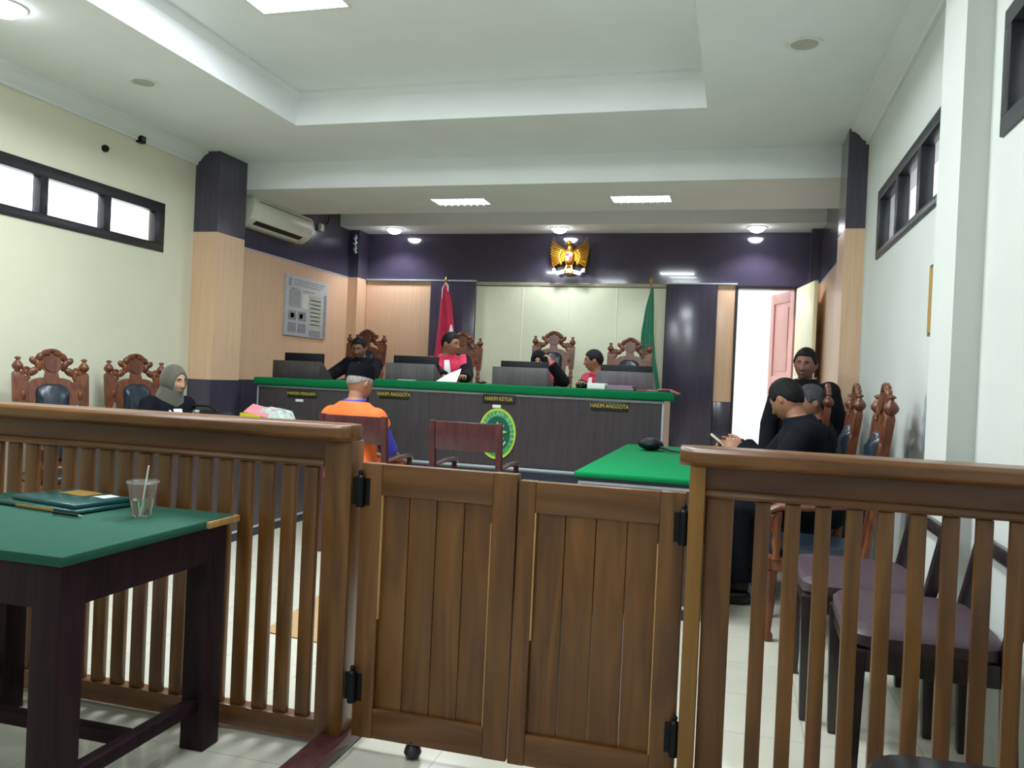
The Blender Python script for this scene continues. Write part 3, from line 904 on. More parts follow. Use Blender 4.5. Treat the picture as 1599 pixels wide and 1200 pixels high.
random.seed(3)
t = thing('plastic_bag', 'crumpled clear plastic bag of pink and yellow papers on the left table', 'bag', (-3.66, 5.85, .771))
b = MB()
R = []
for z, k in ((.772, .92), (.80, 1.05), (.86, 1.0), (.91, .78), (.935, .45), (.94, .1)):
    R.append([V((-3.66 + (.22 * k + random.uniform(-.02, .02)) * math.cos(2 * PI * i / 22), 5.85 + (.17 * k + random.uniform(-.02, .02)) * math.sin(2 * PI * i / 22), z + random.uniform(-.012, .012) * (z > .78))) for i in range(22)])
b.rings(R).build('crumpled_film', M['bagclear'], t, sharp=.2)
MB().box(-3.80, -3.59, 5.69, 5.82, .855, .925, Matrix.Rotation(.18, 3, 'Y') @ Matrix.Rotation(.5, 3, 'X')).build('pink_sheet', M['pink'], t)['label'] = 'pink sheet showing through the bag'
MB().box(-3.82, -3.64, 5.66, 5.69, .78, .89, Matrix.Rotation(.1, 3, 'Y')).build('yellow_sheet', M['yellow'], t)['label'] = 'yellow sheet showing through the bag'
t.location.y += .06

tag(MB().prism([(-2.13, 3.46), (-1.55, 3.38), (-1.62, 4.45), (-2.2, 4.15)], lambda a, b, d: V((a, b, d)), .001, .007).build('straw_mat', M['straw']), 'tan straw mat on the tiled floor behind the left rail', 'mat')
# ------------------------------------------------------------------ carved armchairs (local: sitter looks along +Y)
BACK = math.radians(7)
def bk(x, z, d=0):
    """point of the leaning back plane; d = forward offset"""
    return V((x, -.22 + d - (z - .42) * math.tan(BACK), z))

def carved_chair(label):
    t = thing('carved_armchair', label, 'chair')
    w = M['carved']
    MB().box(-.245, .245, -.225, -.19, .36, .43).box(-.245, .245, .20, .235, .36, .43).box(-.25, -.215, -.2, .21, .36, .43).box(.215, .25, -.2, .21, .36, .43).build('seat_frame', w, t, .006, local=True)
    b = MB()
    b.rings([[V((.235 * k * math.copysign(abs(math.cos(a)) ** .45, math.cos(a)), .005 + .225 * k * math.copysign(abs(math.sin(a)) ** .45, math.sin(a)), z)) for a in [2 * PI * i / 28 for i in range(28)]] for z, k in ((.42, .93), (.435, 1), (.465, 1), (.485, .93), (.495, .7), (.498, .1))])
    b.build('seat_cushion', M['leather'], t, local=True)
    fl = [(.02, 0), (.028, .01), (.028, .03), (.017, .05), (.022, .1), (.03, .2), (.024, .26), (.036, .30), (.036, .36)]
    for x in (-.22, .22):
        MB().lathe((x, .215, 0), fl, 14).build('leg', w, t, local=True)
        b = MB()
        b.tube([(x, -.24, 0), (x, -.215, .2), (x, -.21, .42)], [.02, .024, .026], 10)
        b.build('leg', w, t, local=True)
        s = math.copysign(1, x)
        b = MB().tube([bk(x, .40), bk(x, .55), bk(x, .72), bk(x, .88)], [.026, .019, .022, .019], 12)
        b.tube([bk(x, .80), bk(x, .812), bk(x, .83)], [.028, .028, .02], 12)
        c = [bk(x, z) for z in (.885, .92, 1.12, 1.15, 1.165)]
        R = []
        for p, k in zip(c, (.020, .029, .031, .031, .024)):
            R.append([p + V((k * a, k * .62 * b_, 0)) for a, b_ in ((-1, -1), (1, -1), (1, 1), (-1, 1))])
        b.rings(R)
        p = bk(x, 1.163)
        b.lathe(p, [(.024, 0), (.016, .008), (.034, .03), (.037, .045), (.026, .065), (.013, .08), (.012, .088), (.022, .094), (.02, .102), (.009, .108), (0, .11)], 14)
        b.build('back_post', w, t, local=True)
        b = MB().tube([bk(x, .72, .01), (x * 1.06, -.12, .71), (x * 1.1, .05, .69), (x * 1.12, .18, .69), (x * 1.12, .235, .66), (x * 1.12, .215, .635), (x * 1.12, .2, .65)], [.018, .02, .022, .027, .026, .02, .012], 10, .8)
        b.lathe((x * 1.08, .19, .42), [(.026, 0), (.018, .03), (.028, .09), (.018, .15), (.022, .21), (.022, .24)], 12)
        b.build('armrest', w, t, local=True)
    # inner frame round the upholstered panel
    def arch(hw, z0, z1, n=10):
        pts = [(-hw, z0)]
        for i in range(n + 1):
            a = PI - PI * i / n
            pts.append((hw * math.copysign(abs(math.cos(a)) ** .6, math.cos(a)), z1 - .07 + .07 * math.sin(a)))
        pts.append((hw, z0))
        return pts
    o, i_ = arch(.155, .50, 1.13), arch(.108, .545, 1.085)
    b = MB()
    for k in range(len(o) - 1):
        q = [o[k], o[k + 1], i_[k + 1], i_[k]]
        b.rings([[bk(x, z, d) for x, z in q] for d in (-.018, .018)])
    b.rings([[bk(x, z, d) for x, z in (o[0], i_[0], i_[-1], o[-1])] for d in (-.018, .018)])
    b.build('back_frame', w, t, local=True)
    b = MB()
    cc = arch(.112, .54, 1.09, 12)
    m_ = (0, .80)
    b.rings([[bk(m_[0] + (x - m_[0]) * k, m_[1] + (z - m_[1]) * k, d) for x, z in cc] for k, d in ((1, -.012), (1, .012), (.94, .034), (.75, .05), (.45, .055), (.1, .05))])
    for v in b.bm.verts:
        if v.co.y > bk(0, v.co.z, .03).y:
            v.co.y += .010 * math.sin((v.co.z - abs(v.co.x) * .8) * 55)
    b.build('back_cushion', M['leather'], t, local=True)
    # carved wings and crest
    b = MB()
    for s in (-1, 1):
        poly = [(s * x, z) for x, z in ((.14, .95), (.165, .93), (.20, .95), (.215, 1.0), (.205, 1.05), (.215, 1.12), (.19, 1.16), (.165, 1.13), (.15, 1.09))]
        b.prism(poly, lambda x, z, d: bk(x, z, d), -.014, .014)
        b.torus(bk(s * .178, 1.135, .006), .028, .014, n=14, k=7)
        b.torus(bk(s * .165, 1.175, .006), .018, .012, n=12, k=7)
        b.ell(bk(s * .125, 1.168, .004), (.046, .018, .028), Matrix.Rotation(s * .5, 3, 'Y'))
        b.ell(bk(s * .19, 1.0, .016), (.018, .01, .035))
        b.ell(bk(s * .118, 1.245, .006), (.034, .016, .024), Matrix.Rotation(-s * .7, 3, 'Y'))
        b.ell(bk(s * .088, 1.215, .006), (.024, .016, .044), Matrix.Rotation(s * .35, 3, 'Y'))
        b.ell(bk(s * .075, 1.275, .008), (.036, .018, .027), Matrix.Rotation(s * .8, 3, 'Y'))
        b.ell(bk(s * .035, 1.303, .010), (.036, .019, .026), Matrix.Rotation(s * .3, 3, 'Y'))
    b.build('carved_wing', w, t, local=True)
    b = MB()
    med = [(.067 * math.cos(2 * PI * k / 18), 1.228 + .07 * math.sin(2 * PI * k / 18)) for k in range(18)]
    for d0, d1, k in ((-.016, .016, 1), (.016, .026, .82)):
        b.prism([(x * k, 1.225 + (z - 1.225) * k) for x, z in med], lambda x, z, d: bk(x, z, d), d0, d1)
    b.prism([(-.05, 1.115), (.05, 1.115), (.035, 1.19), (-.035, 1.19)], lambda x, z, d: bk(x, z, d), -.015, .017)
    b.torus(bk(0, 1.245, .01), .078, .013, a0=.1 * PI, a1=.9 * PI, n=16, k=7)
    b.ell(bk(0, 1.318, .01), (.022, .017, .017))
    b.build('carved_crest', w, t, local=True)
    return t

cc0 = carved_chair('carved wooden armchair with dark cushion, empty, nearest the left windows')
GC = 'carved wooden armchairs'
cc0['group'] = GC
RZ = lambda fx, fy: math.atan2(fy, fx) - PI / 2     # turn local +Y towards (fx, fy)
cc0.location = (-4.44, 4.62, 0); cc0.rotation_euler = (0, 0, RZ(.90, -.42))
dup(cc0, (-4.50, 5.55, 0), RZ(.92, -.40), 'carved wooden armchair holding the woman in the olive headscarf', GC)
dup(cc0, (-4.30, 8.72, ZP), RZ(.05, -1), 'carved wooden armchair behind the man at the clerk\'s desk', GC)
dup(cc0, (-3.10, 8.72, ZP), RZ(0, -1), 'carved wooden armchair behind the judge turned sideways by the red flag', GC)
dup(cc0, (-2.05, 8.95, ZP + .06), RZ(.02, -1), 'tallest carved wooden armchair, at the middle of the bench', GC)
dup(cc0, (-1.165, 8.8, ZP - .0), RZ(-.05, -1), 'carved wooden armchair at the right end of the bench by the green flag', GC)
dup(cc0, (.43, 4.55, 0), RZ(-1, .02), 'carved wooden armchair seen edge-on at the right, nearest of three', GC)
dup(cc0, (.385, 5.27, 0), RZ(-1, .02), 'carved wooden armchair seen edge-on at the right, middle of three', GC)
dup(cc0, (.30, 6.05, 0), RZ(-1, .03), 'carved wooden armchair seen edge-on at the right, farthest of three', GC)

# ------------------------------------------------------------------ plain armchairs
def plain_chair(label, wood_m, seat_m, W=.52, D=.46, seat=.47, top=.99, panel=(.79, .985), rails=None, arm=.66, name='wooden_armchair', lean=.06, splay=0):
    t = thing(name, label, 'chair')
    w = M[wood_m]
    hw, hd = W / 2 - .02, D / 2 - .02
    for x in (-hw, hw):
        b = MB()
        b.rings([[V((x + a, yy + c, z)) for a, c in ((-.02, -.022), (.02, -.022), (.02, .022), (-.02, .022))] for z, yy in ((0, -hd - .02), (seat, -hd), (top, -hd - lean))])
        b.build('back_post', w, t, .004, local=True)
        b = MB()
        b.rings([[V((x + a * k, hd + splay * (1 - z / seat) + c * k, z)) for a, c in ((-.024, -.024), (.024, -.024), (.024, .024), (-.024, .024))] for z, k in ((0, .7), (seat - .1, 1.15), (seat - .03, 1.15))])
        b.build('leg', w, t, .004, local=True)
        if arm:
            yb = -hd - lean * (arm - seat) / (top - seat)
            b = MB().tube([(x, yb, arm), (x, 0, arm + .015), (x, hd - .02, arm + .01), (x, hd + .05, arm - .015)], [.02, .024, .028, .02], 10, .6)
            b.cone((x, hd, seat - .05), (x, hd, arm), .02, .018, 10)
            b.build('armrest', w, t, local=True)
    MB().box(-hw, hw, -hd - .01, -hd + .02, seat - .10, seat - .03).box(-hw, hw, hd - .015, hd + .015, seat - .10, seat - .03).box(-hw - .012, -hw + .012, -hd, hd, seat - .10, seat - .03).box(hw - .012, hw + .012, -hd, hd, seat - .10, seat - .03).build('seat_frame', w, t, .003, local=True)
    b = MB()
    b.rings([[V(((hw + .025) * k * math.copysign(abs(math.cos(a)) ** .35, math.cos(a)), .01 + (hd + .02) * k * math.copysign(abs(math.sin(a)) ** .35, math.sin(a)), z)) for a in [2 * PI * i / 32 for i in range(32)]] for z, k in ((seat - .035, .95), (seat - .02, 1), (seat + .012, 1), (seat + .028, .94), (seat + .032, .6), (seat + .033, .1))])
    b.build('seat_cushion', M[seat_m], t, local=True)
    yl = lambda z: -hd - lean * (z - seat) / (top - seat)
    if panel:
        z0, z1 = panel
        MB().rings([[V((x, yl(z) + d, z)) for x, z in ((-hw, z0), (hw, z0), (hw, z1), (-hw, z1))] for d in (-.014, .016)]).build('back_panel', w, t, .004, local=True)
    for z0, z1 in (rails or ()):
        MB().rings([[V((x, yl(z) + d, z)) for x, z in ((-hw, z0), (hw, z0), (hw, z1), (-hw, z1))] for d in (-.01, .012)]).build('back_rail', w, t, .003, local=True)
    return t
p0 = plain_chair('maroon wooden armchair under the man in the orange vest', 'maroon', 'vinyl', W=.505, top=.97, panel=(.775, .965))
p0['group'] = 'maroon wooden armchairs facing the bench'
p0.location = (-2.525, 5.39, 0)
dup(p0, (-1.71, 5.39, 0), 0, 'empty maroon wooden armchair in front of the oval seal', 'maroon wooden armchairs facing the bench')
q0 = plain_chair('dark chair with brown padded seat behind the right rail, farther of two', 'espresso', 'vinyl', W=.58, D=.46, seat=.515, top=1.0, panel=None, rails=((.74, .785), (.955, 1.0)), arm=None, name='padded_chair', lean=.10)
q0['group'] = 'brown padded chairs by the right wall'
q0.location = (.52, 3.62, 0); q0.rotation_euler = (0, 0, RZ(-1, .0))
dup(q0, (.61, 2.99, 0), RZ(-1, .02), 'dark chair with brown padded seat behind the right rail, nearer of two', 'brown padded chairs by the right wall')

t = thing('padded_stool', 'glossy black padded seat poking in at the bottom right edge', 'stool', (.62, 1.72, 0))
b = MB()
b.rings([[V((.565 + .27 * k * math.copysign(abs(math.cos(a)) ** .4, math.cos(a)), 1.72 + .25 * k * math.copysign(abs(math.sin(a)) ** .4, math.sin(a)), z)) for a in [2 * PI * i / 32 for i in range(32)]] for z, k in ((.40, .95), (.42, 1), (.465, 1), (.485, .95), (.495, .6), (.497, .1))])
b.build('seat_pad', M['vinylblack'], t)
for x in (.36, .77):
    for y in (1.54, 1.9):
        MB().cone((x, y, 0), (x, y, .41), .018, .02).build('leg', M['iron'], t)

# ------------------------------------------------------------------ flags
def cloth_drape(b, cx, cy, spec, n=40, folds=6, ph=0):
    """spec: (z, offset x, half width x, half depth y)"""
    R = []
    for z, ox, hx, hy in spec:
        r = []
        for i in range(n):
            a = 2 * PI * i / n
            k = 1 + .20 * math.sin(folds * a + ph + z * .8)
            r.append(V((cx + ox + hx * k * math.cos(a), cy + hy * k * math.sin(a), z)))
        R.append(r)
    return b.rings(R)
t = thing('flag', 'red and white flag hanging folded on a pole behind the judge turned sideways', 'flag', (-3.69, 10.0, ZP))
MB().cone((-3.69, 10.0, ZP), (-3.69, 10.0, 2.50), .013, .012).build('pole', M['polewood'], t)
MB().lathe((-3.69, 10.0, ZP), [(.16, 0), (.16, .02), (.06, .05), (.03, .12), (.02, .13)], 24).build('pole_base', M['espresso'], t)
MB().lathe((-3.69, 10.0, 2.495), [(.01, 0), (.022, .015), (.018, .03), (.006, .05), (0, .07)], 12).build('finial', M['gold'], t)
cloth_drape(MB(), -3.69, 9.99, [(2.46, 0, .018, .02), (2.40, .0, .035, .03), (2.24, .012, .062, .045), (1.95, .025, .085, .06), (1.74, .03, .105, .07), (1.4, .03, .13, .08), (1.0, .02, .15, .09), (.85, .02, .14, .085)]).build('red_cloth', M['red'], t)
cloth_drape(MB(), -3.585, 9.94, [(1.93, .01, .006, .012), (1.85, .012, .022, .03), (1.74, .015, .03, .035), (1.4, .02, .045, .05), (.9, .02, .06, .06), (.75, .02, .05, .05)], folds=3).build('white_cloth', M['flagwhite'], t)
MB().tube([(-3.69, 9.98, 2.47), (-3.72, 9.97, 2.40), (-3.725, 9.97, 2.26)], [.008, .012, .006], 6).build('white_ribbon', M['flagwhite'], t)
MB().tube([(-3.68, 9.97, 2.47), (-3.65, 9.96, 2.43), (-3.645, 9.96, 2.36)], [.008, .012, .006], 6).build('white_ribbon', M['flagwhite'], t)
t = thing('flag', 'dark green flag hanging folded on a leaning pole behind the right end of the bench', 'flag', (-.93, 10.0, ZP))
MB().cone((-.93, 10.0, ZP), (-1.045, 10.0, 2.52), .014, .012).build('pole', M['polewood'], t)
MB().lathe((-.93, 10.0, ZP), [(.16, 0), (.16, .02), (.06, .05), (.03, .12), (.02, .13)], 24).build('pole_base', M['espresso'], t)
MB().lathe((-1.045, 10.0, 2.515), [(.01, 0), (.022, .015), (.018, .03), (.006, .05), (0, .07)], 12).build('finial', M['gold'], t)
cloth_drape(MB(), -1.03, 9.99, [(2.44, 0.005, .012, .02), (2.36, -.002, .024, .03), (2.2, -.015, .045, .045), (1.9, -.03, .066, .06), (1.6, -.02, .085, .07), (1.35, .03, .085, .08), (1.15, .09, .06, .07), (.95, .11, .045, .06), (.8, .12, .04, .05)], folds=5, ph=1).build('green_cloth', M['green'], t)

# ------------------------------------------------------------------ gilded eagle emblem on the back wall
t = thing('eagle_emblem', 'gilded spread-winged eagle emblem on the dark back wall', 'wall emblem', (-2.115, 10.24, 2.64))
gx, gz, gy = -2.115, 2.86, 10.235
def gp(x, z, d=0): return V((gx + x, gy - d, gz + z))
b = MB()
b.ell(gp(0, -.02, .0), (.075, .045, .115), n=18)
b.ell(gp(0, .085, .01), (.045, .038, .07))
b.ell(gp(-.012, .165, .02), (.036, .036, .036)).cone(gp(-.035, .165, .03), gp(-.075, .15, .03), .014, .003)
for i in range(7):
    a = (-3 + i) * .14
    b.ell(gp(.11 * math.sin(a), -.13 - .05 * math.cos(a), 0), (.016, .012, .065), Matrix.Rotation(-a, 3, 'Y'))
b.build('eagle_body', M['gold'], t)
for s in (-1, 1):
    b = MB()
    for i in range(11):
        a = i / 10
        p0_ = gp(s * (.05 + .02 * a), .07 - .12 * a, .005)
        p1_ = gp(s * (.13 + .10 * math.sin(PI * (.15 + .6 * a))), .14 - .26 * a, .02)
        p2_ = gp(s * (.165 + .085 * math.sin(PI * (.25 + .62 * a))), .245 - .42 * a, .03)
        b.tube([p0_, (p0_ + p1_) / 2 + V((0, -.008, 0)), p1_, p2_], [.022, .022, .02, .008], 8, .6)
    for i in range(7):
        a = i / 6
        b.ell(gp(s * (.075 + .06 * math.sin(PI * (.2 + .6 * a))), .06 - .15 * a, .03), (.02, .014, .028), Matrix.Rotation(s * .6, 3, 'Y'))
    b.build('wing', M['gold'], t)
sh = [(-.05, .05), (.05, .05), (.052, -.02), (.03, -.07), (0, -.095), (-.03, -.07), (-.052, -.02)]
MB().prism(sh, lambda x, z, d: gp(x, z, d), .045, .058).build('shield', M['gold'], t, .003)
qb = MB()
for k, (x0, x1, z0, z1) in enumerate(((-.042, -.003, .0, .042), (.003, .042, .0, .042), (-.042, -.003, -.055, -.006), (.003, .036, -.055, -.006))):
    qb.mi = (0, 1, 1, 0)[k]
    q = [gp(x0, z0, .0595), gp(x1, z0, .0595), gp(x1, z1, .0595), gp(x0, z1, .0595)]
    qb.rings([[p + V((0, d, 0)) for p in q] for d in (0, .003)])
qb.build('shield_quarters', [M['red'], M['flagwhite']], t)
rb2 = MB()
pts = [gp(x, -.20 + .03 * math.cos(x * 16) * .5 - .02 * abs(x) * 4 + (.05 if abs(x) > .17 else 0) * 1, .05) for x in [-.21 + .03 * i for i in range(15)]]
R = [[p + V((0, dy, dz)) for dy, dz in ((0, -.026), (0, .026), (.012, .026), (.012, -.026))] for p in pts]
rb2.rings(R).build('ribbon', M['flagwhite'], t, .003)
for s in (-1, 1):
    MB().tube([gp(s * .03, -.12, .02), gp(s * .045, -.175, .05), gp(s * .05, -.21, .065)], [.014, .012, .006], 8).build('talon', M['gold'], t)
# ------------------------------------------------------------------ people
def ico(sub=4):
    b = bmesh.new()
    bmesh.ops.create_icosphere(b, subdivisions=sub, radius=1)
    vs = [v.co.normalized().copy() for v in b.verts]
    fs = [[v.index for v in f.verts] for f in b.faces]
    b.free()
    return vs, fs
ICO = ico(5)

def g_(x, m, s): return math.exp(-((x - m) / s) ** 2)
def sstep(a, b, x):
    t = max(0, min(1, (x - a) / (b - a)))
    return t * t * (3 - 2 * t)

def headpoint(d, inf=0.0, ears=True):
    """surface of a head (m) for unit direction d; +Y is the face, +Z the crown"""
    x, y, z = d
    t = max(0, -z)
    X = .075 * x * (1 - .30 * t ** 1.6)
    Y = .094 * y
    Z = .108 * z if z > 0 else .118 * z
    if y < 0: Y *= 1 - .38 * t
    else: Y = Y * (1 - .10 * t) + .016 * t * (1 - abs(x))
    f = sstep(.35, .8, y)
    Y -= .006 * f * (1 - g_(x, 0, .5))
    Y += f * (.004 * g_(z, .20, .10) * g_(abs(x), .28, .3)
              - .009 * g_(z, .05, .11) * g_(abs(x), .36, .17)
              + .005 * g_(z, -.22, .18) * g_(abs(x), .48, .2)
              + .006 * g_(z, -.52, .10) * g_(x, 0, .26)
              - .004 * g_(z, -.63, .05) * g_(x, 0, .3)
              + .008 * g_(z, -.82, .12) * g_(x, 0, .3))
    nose = g_(x, 0, .13 + .08 * g_(z, -.27, .1)) * (.010 * g_(z, .0, .16) + .024 * g_(z, -.25, .13))
    Y += f * nose
    Y -= f * .006 * g_(z, -.40, .05) * g_(x, 0, .2)
    p = V((X, Y, Z))
    return p + V(d) * inf

def rotm(yaw=0, pitch=0, roll=0):
    r = math.radians
    return (Matrix.Rotation(r(yaw), 3, 'Z') @ Matrix.Rotation(r(pitch), 3, 'X') @ Matrix.Rotation(r(roll), 3, 'Y'))

def remesh(mb, name, mats, voxel, parent, classify=None, smooth=3):
    bmesh.ops.recalc_face_normals(mb.bm, faces=mb.bm.faces[:])
    me = bpy.data.meshes.new(name)
    mb.bm.to_mesh(me); mb.bm.free()
    o = bpy.data.objects.new(name, me)
    COL.objects.link(o)
    r = o.modifiers.new('r', 'REMESH'); r.mode = 'VOXEL'; r.voxel_size = voxel
    s = o.modifiers.new('s', 'SMOOTH'); s.iterations = smooth; s.factor = .5
    bpy.context.view_layer.update()
    me2 = bpy.data.meshes.new_from_object(o.evaluated_get(bpy.context.evaluated_depsgraph_get()))
    bpy.data.objects.remove(o)
    bpy.data.meshes.remove(me)
    me2.name = name
    me2.materials.clear()
    for m in mats: me2.materials.append(m)
    if classify:
        for p in me2.polygons:
            p.material_index = classify(p.center, p.normal)
    else:
        me2.polygons.foreach_set('material_index', [0] * len(me2.polygons))
    return link(name, me2, parent, local=True, sharp=None)

def ik(S, W, a, b, pole):
    d = W - S
    L = min(d.length, (a + b) * .995)
    u = d.normalized()
    k = (a * a - b * b + L * L) / (2 * L)
    h = math.sqrt(max(0, a * a - k * k))
    p = (pole - u * pole.dot(u)).normalized()
    return S + u * k + p * h, S + u * L

def hand(b, W, d, up, side, s=1, curl=.5, spread=1.0, thumb=.5):
    """W wrist, d finger direction, up = back of the hand, side = +1 if the thumb lies on up x d side"""
    d = d.normalized(); up = (up - d * up.dot(d)).normalized()
    lat = up.cross(d).normalized() * side            # towards the thumb
    b.cone(W - d * .02, W + d * .012, .026 * s, .027 * s, 12)
    Rm = Matrix((lat, d, up)).transposed()
    b.ell(W + d * .05 * s, (.041 * s, .052 * s, .0155 * s), Rm, 14, 8)
    lens = (.072, .080, .074, .058)
    for i in range(4):
        o = (1.5 - i)
        k = W + d * (.088 - .004 * abs(o - .4)) * s + lat * o * .0215 * s
        b.cone(W + d * .03 * s + lat * o * .012 * s, k, .011 * s, .0105 * s, 8)
        fd = (d + lat * o * .085 * spread).normalized()
        p, ang = k, .10
        for j, f in enumerate((.45, .32, .23)):
            ang += curl * (.55, .75, .55)[j] * (1 + .12 * i)
            q = p + (fd * math.cos(ang) - up * math.sin(ang)) * lens[i] * f * s
            b.cone(p, q, (.0095, .0088, .0078)[j] * s, (.0088, .0078, .0062)[j] * s, 8)
            b.ell(q, [(.0088, .0078, .0062)[j] * s] * 3, None, 8, 5)
            p = q
    k = W + d * .025 * s + lat * .03 * s
    td = (d * .72 + lat * .75 - up * .35 * thumb).normalized()
    p = k
    for j, L in enumerate((.036, .03, .024)):
        q = p + td * L * s
        b.cone(p, q, (.014, .0115, .0098)[j] * s, (.0115, .0098, .0075)[j] * s, 8)
        b.ell(q, [(.0115, .0098, .0075)[j] * s] * 3, None, 8, 5)
        td = (td + d * .35 - up * .15 * thumb - lat * .2).normalized()
        p = q

TORSO = [(-.12, .13, .10, 0), (-.06, .16, .115, -.005), (.02, .165, .118, -.005), (.12, .150, .108, .0), (.22, .152, .110, .005), (.30, .163, .113, .008), (.36, .168, .105, .004), (.40, .166, .092, 0), (.43, .140, .078, -.004), (.455, .098, .068, -.006), (.475, .068, .06, -.004), (.495, .054, .054, 0)]

def figure(label, crown, face, floor_z, pose, look, skin='skin', hair='hair', female=False):
    """crown: world position of the top of the head; face: (fx, fy) body direction in plan"""
    t = thing('person', label, 'person')
    P = dict(stand=False, lean=8, side=0, twist=0, head=(0, 0, 0), knees=.42, poleL=(-.5, -.5, -.6), poleR=(.5, -.5, -.6))
    P.update(pose)
    fx, fy = V((face[0], face[1], 0)).normalized().xy
    rz = math.atan2(fy, fx) - PI / 2
    Rz = Matrix.Rotation(rz, 3, 'Z')
    Rt = rotm(P['twist'], -P['lean'], P['side'])
    Rh = rotm(*P['head'])
    hip0 = .86 if P['stand'] else .555
    tor = lambda s: Rt @ V((0, 0, s))
    neck0 = tor(.46); neck1 = tor(.475) + (Rt @ V((0, 0, .03)) + Rh @ V((0, 0, .03))) * .5
    Hc = neck1 + Rh @ V((0, .022, .104))
    crown_l = Hc + Rh @ V((0, 0, .114))
    s = (crown[2] - floor_z) / (hip0 + crown_l.z)
    s = max(.86, min(1.08, s))
    Lw = Rz @ (crown_l * s)
    origin = V((crown[0] - Lw.x, crown[1] - Lw.y, floor_z))
    t.location = origin; t.rotation_euler = (0, 0, rz)
    H = V((0, 0, crown[2] - floor_z - crown_l.z * s))      # hip centre, local
    T = lambda p: H + p * s
    to_local = lambda w: Rz.inverted() @ (V(w) - origin)
    fem = .9 if female else 1.0
    prim = []                                                # (kind, tag, data)
    ring = []
    for z, w, d, yo in TORSO:
        ring.append((T(Rt @ V((0, yo, z))), Rt @ V((1, 0, 0)) * w * s * fem, Rt @ V((0, 1, 0)) * d * s, z))
    J = {}
    for sd, k in (('L', -1), ('R', 1)):
        S = T(Rt @ V((k * .172 * fem, 0, P.get('shoulder', .40))))
        Wt = to_local(P['hand' + sd]) if ('hand' + sd) in P else None
        if Wt is None:
            Wt = T(V((k * .13, .30, .10))) if not P['stand'] else T(V((k * .25, .06, -.12)))
        E, W = ik(S, Wt, .285 * s, .25 * s, V(P['pole' + sd]))
        prim += [('cone', 'uarm', (S, E, .052 * s, .043 * s)), ('ball', 'uarm', (S, .058 * s)), ('cone', 'farm', (E, W, .043 * s, .028 * s)), ('ball', 'farm', (E, .044 * s))]
        hp = T(V((k * .088, 0, 0)))
        if P['stand']:
            kn = V((k * .10, .02, .46 * s)); an = V((k * .11, -.01, .08 * s)); toe = an + V((k * .03, .15, -.045))
        else:
            kx = P.get('knee_spread', .12)
            kn = V((k * kx, P['knees'] * s, max(.47, H.z - .03))); an = V((k * kx, P['knees'] * s - .01, .09)); toe = an + V((k * .02, .15, -.05))
        prim += [('cone', 'thigh', (hp, kn, .085 * s, .06 * s)), ('ball', 'thigh', (hp, .088 * s)), ('cone', 'shin', (kn, an, .058 * s, .04 * s)), ('ball', 'shin', (kn, .06 * s)),
                 ('cone', 'foot', (an + V((0, -.03, -.045)), toe, .036, .028)), ('ball', 'foot', (toe, .03))]
        J[sd] = (S, E, W)
    def add(b, tags, inf, extra=None):
        for kind, tg, dat in prim:
            if tg in tags:
                e = inf.get(tg, inf.get('*', 0)) if isinstance(inf, dict) else inf
                if kind == 'cone': b.cone(dat[0], dat[1], dat[2] + e, dat[3] + e * (extra or 1), 14)
                else: b.ell(dat[0], [dat[1] + e] * 3)
    def torso(b, inf, z0=-1, z1=.50):
        R = []
        for c, u, v, z in ring:
            if z0 <= z <= z1:
                R.append([c + u * math.copysign(abs(math.cos(a)) ** .85, math.cos(a)) * (1 + inf / u.length) + v * math.copysign(abs(math.sin(a)) ** .85, math.sin(a)) * (1 + inf / v.length) for a in [2 * PI * i / 28 for i in range(28)]])
        b.rings(R)
    # continuous body: trunk, limbs, neck, head, hands
    b = MB()
    torso(b, 0)
    add(b, ('uarm', 'farm', 'thigh', 'shin', 'foot'), 0)
    b.cone(T(neck0) - Rt @ V((0, 0, .03)), T(Hc) + Rh @ V((0, -.02, -.03)), .056 * s * fem, .05 * s * fem, 16)
    HS = s * 1.05
    hp_ = lambda d, inf=0: T(Hc) + Rh @ (headpoint(d, inf) * HS)
    vs = [b.bm.verts.new(hp_(d)) for d in ICO[0]]
    for f in ICO[1]: b._face([vs[i] for i in f])
    for k in (-1, 1):
        c = T(Hc) + Rh @ (V((k * .074, -.008, -.004)) * HS)
        b.ell(c, (.008, .018, .031), Rh @ Matrix.Rotation(k * .35, 3, 'Z') @ Matrix.Rotation(-.15, 3, 'X'))
    for sd, k in (('L', -1), ('R', 1)):
        S, E, W = J[sd]
        fd = P.get('fdir' + sd)
        fd = (Rz.inverted() @ V(fd)) if fd else (W - E)
        up = P.get('fup' + sd)
        up = (Rz.inverted() @ V(up)) if up else V((0, 0, 1))
        hand(b, W, fd, up, k, s, P.get('curl' + sd, .5), thumb=P.get('thumb' + sd, .5)) if k > 0 else hand(b, W, fd, up, k, s, P.get('curl' + sd, .5), thumb=P.get('thumb' + sd, .5))
    remesh(b, 'body', [M[skin]], .0052, t)
    # eyes, brows, mouth
    for k in (-1, 1):
        c = hp_(V((k * .36, .92, .05)).normalized(), -.0085)
        e = MB().ell(c, (.0115 * s,) * 3, None, 12, 8).build('eye', M['eye'], t, local=True)
        MB().ell(c + Rh @ V((0, .0052, -.001)) * s, (.0078 * s,) * 3, None, 10, 6).build('iris', M['iris'], e, local=True)
        MB().tube([hp_(V((k * a, .95, z)).normalized(), .001) for a, z in ((.16, .215), (.34, .25), (.56, .20))], [.003, .0042, .002], 6).build('eyebrow', M[hair if hair else 'hair'], t, local=True)
    MB().tube([hp_(V((a, .86, -.52 - .02 * (abs(a) > .1))).normalized(), .0) for a in (-.24, -.1, 0, .1, .24)], [.002, .005, .0055, .005, .002], 6).build('mouth', M['lip'], t, local=True)
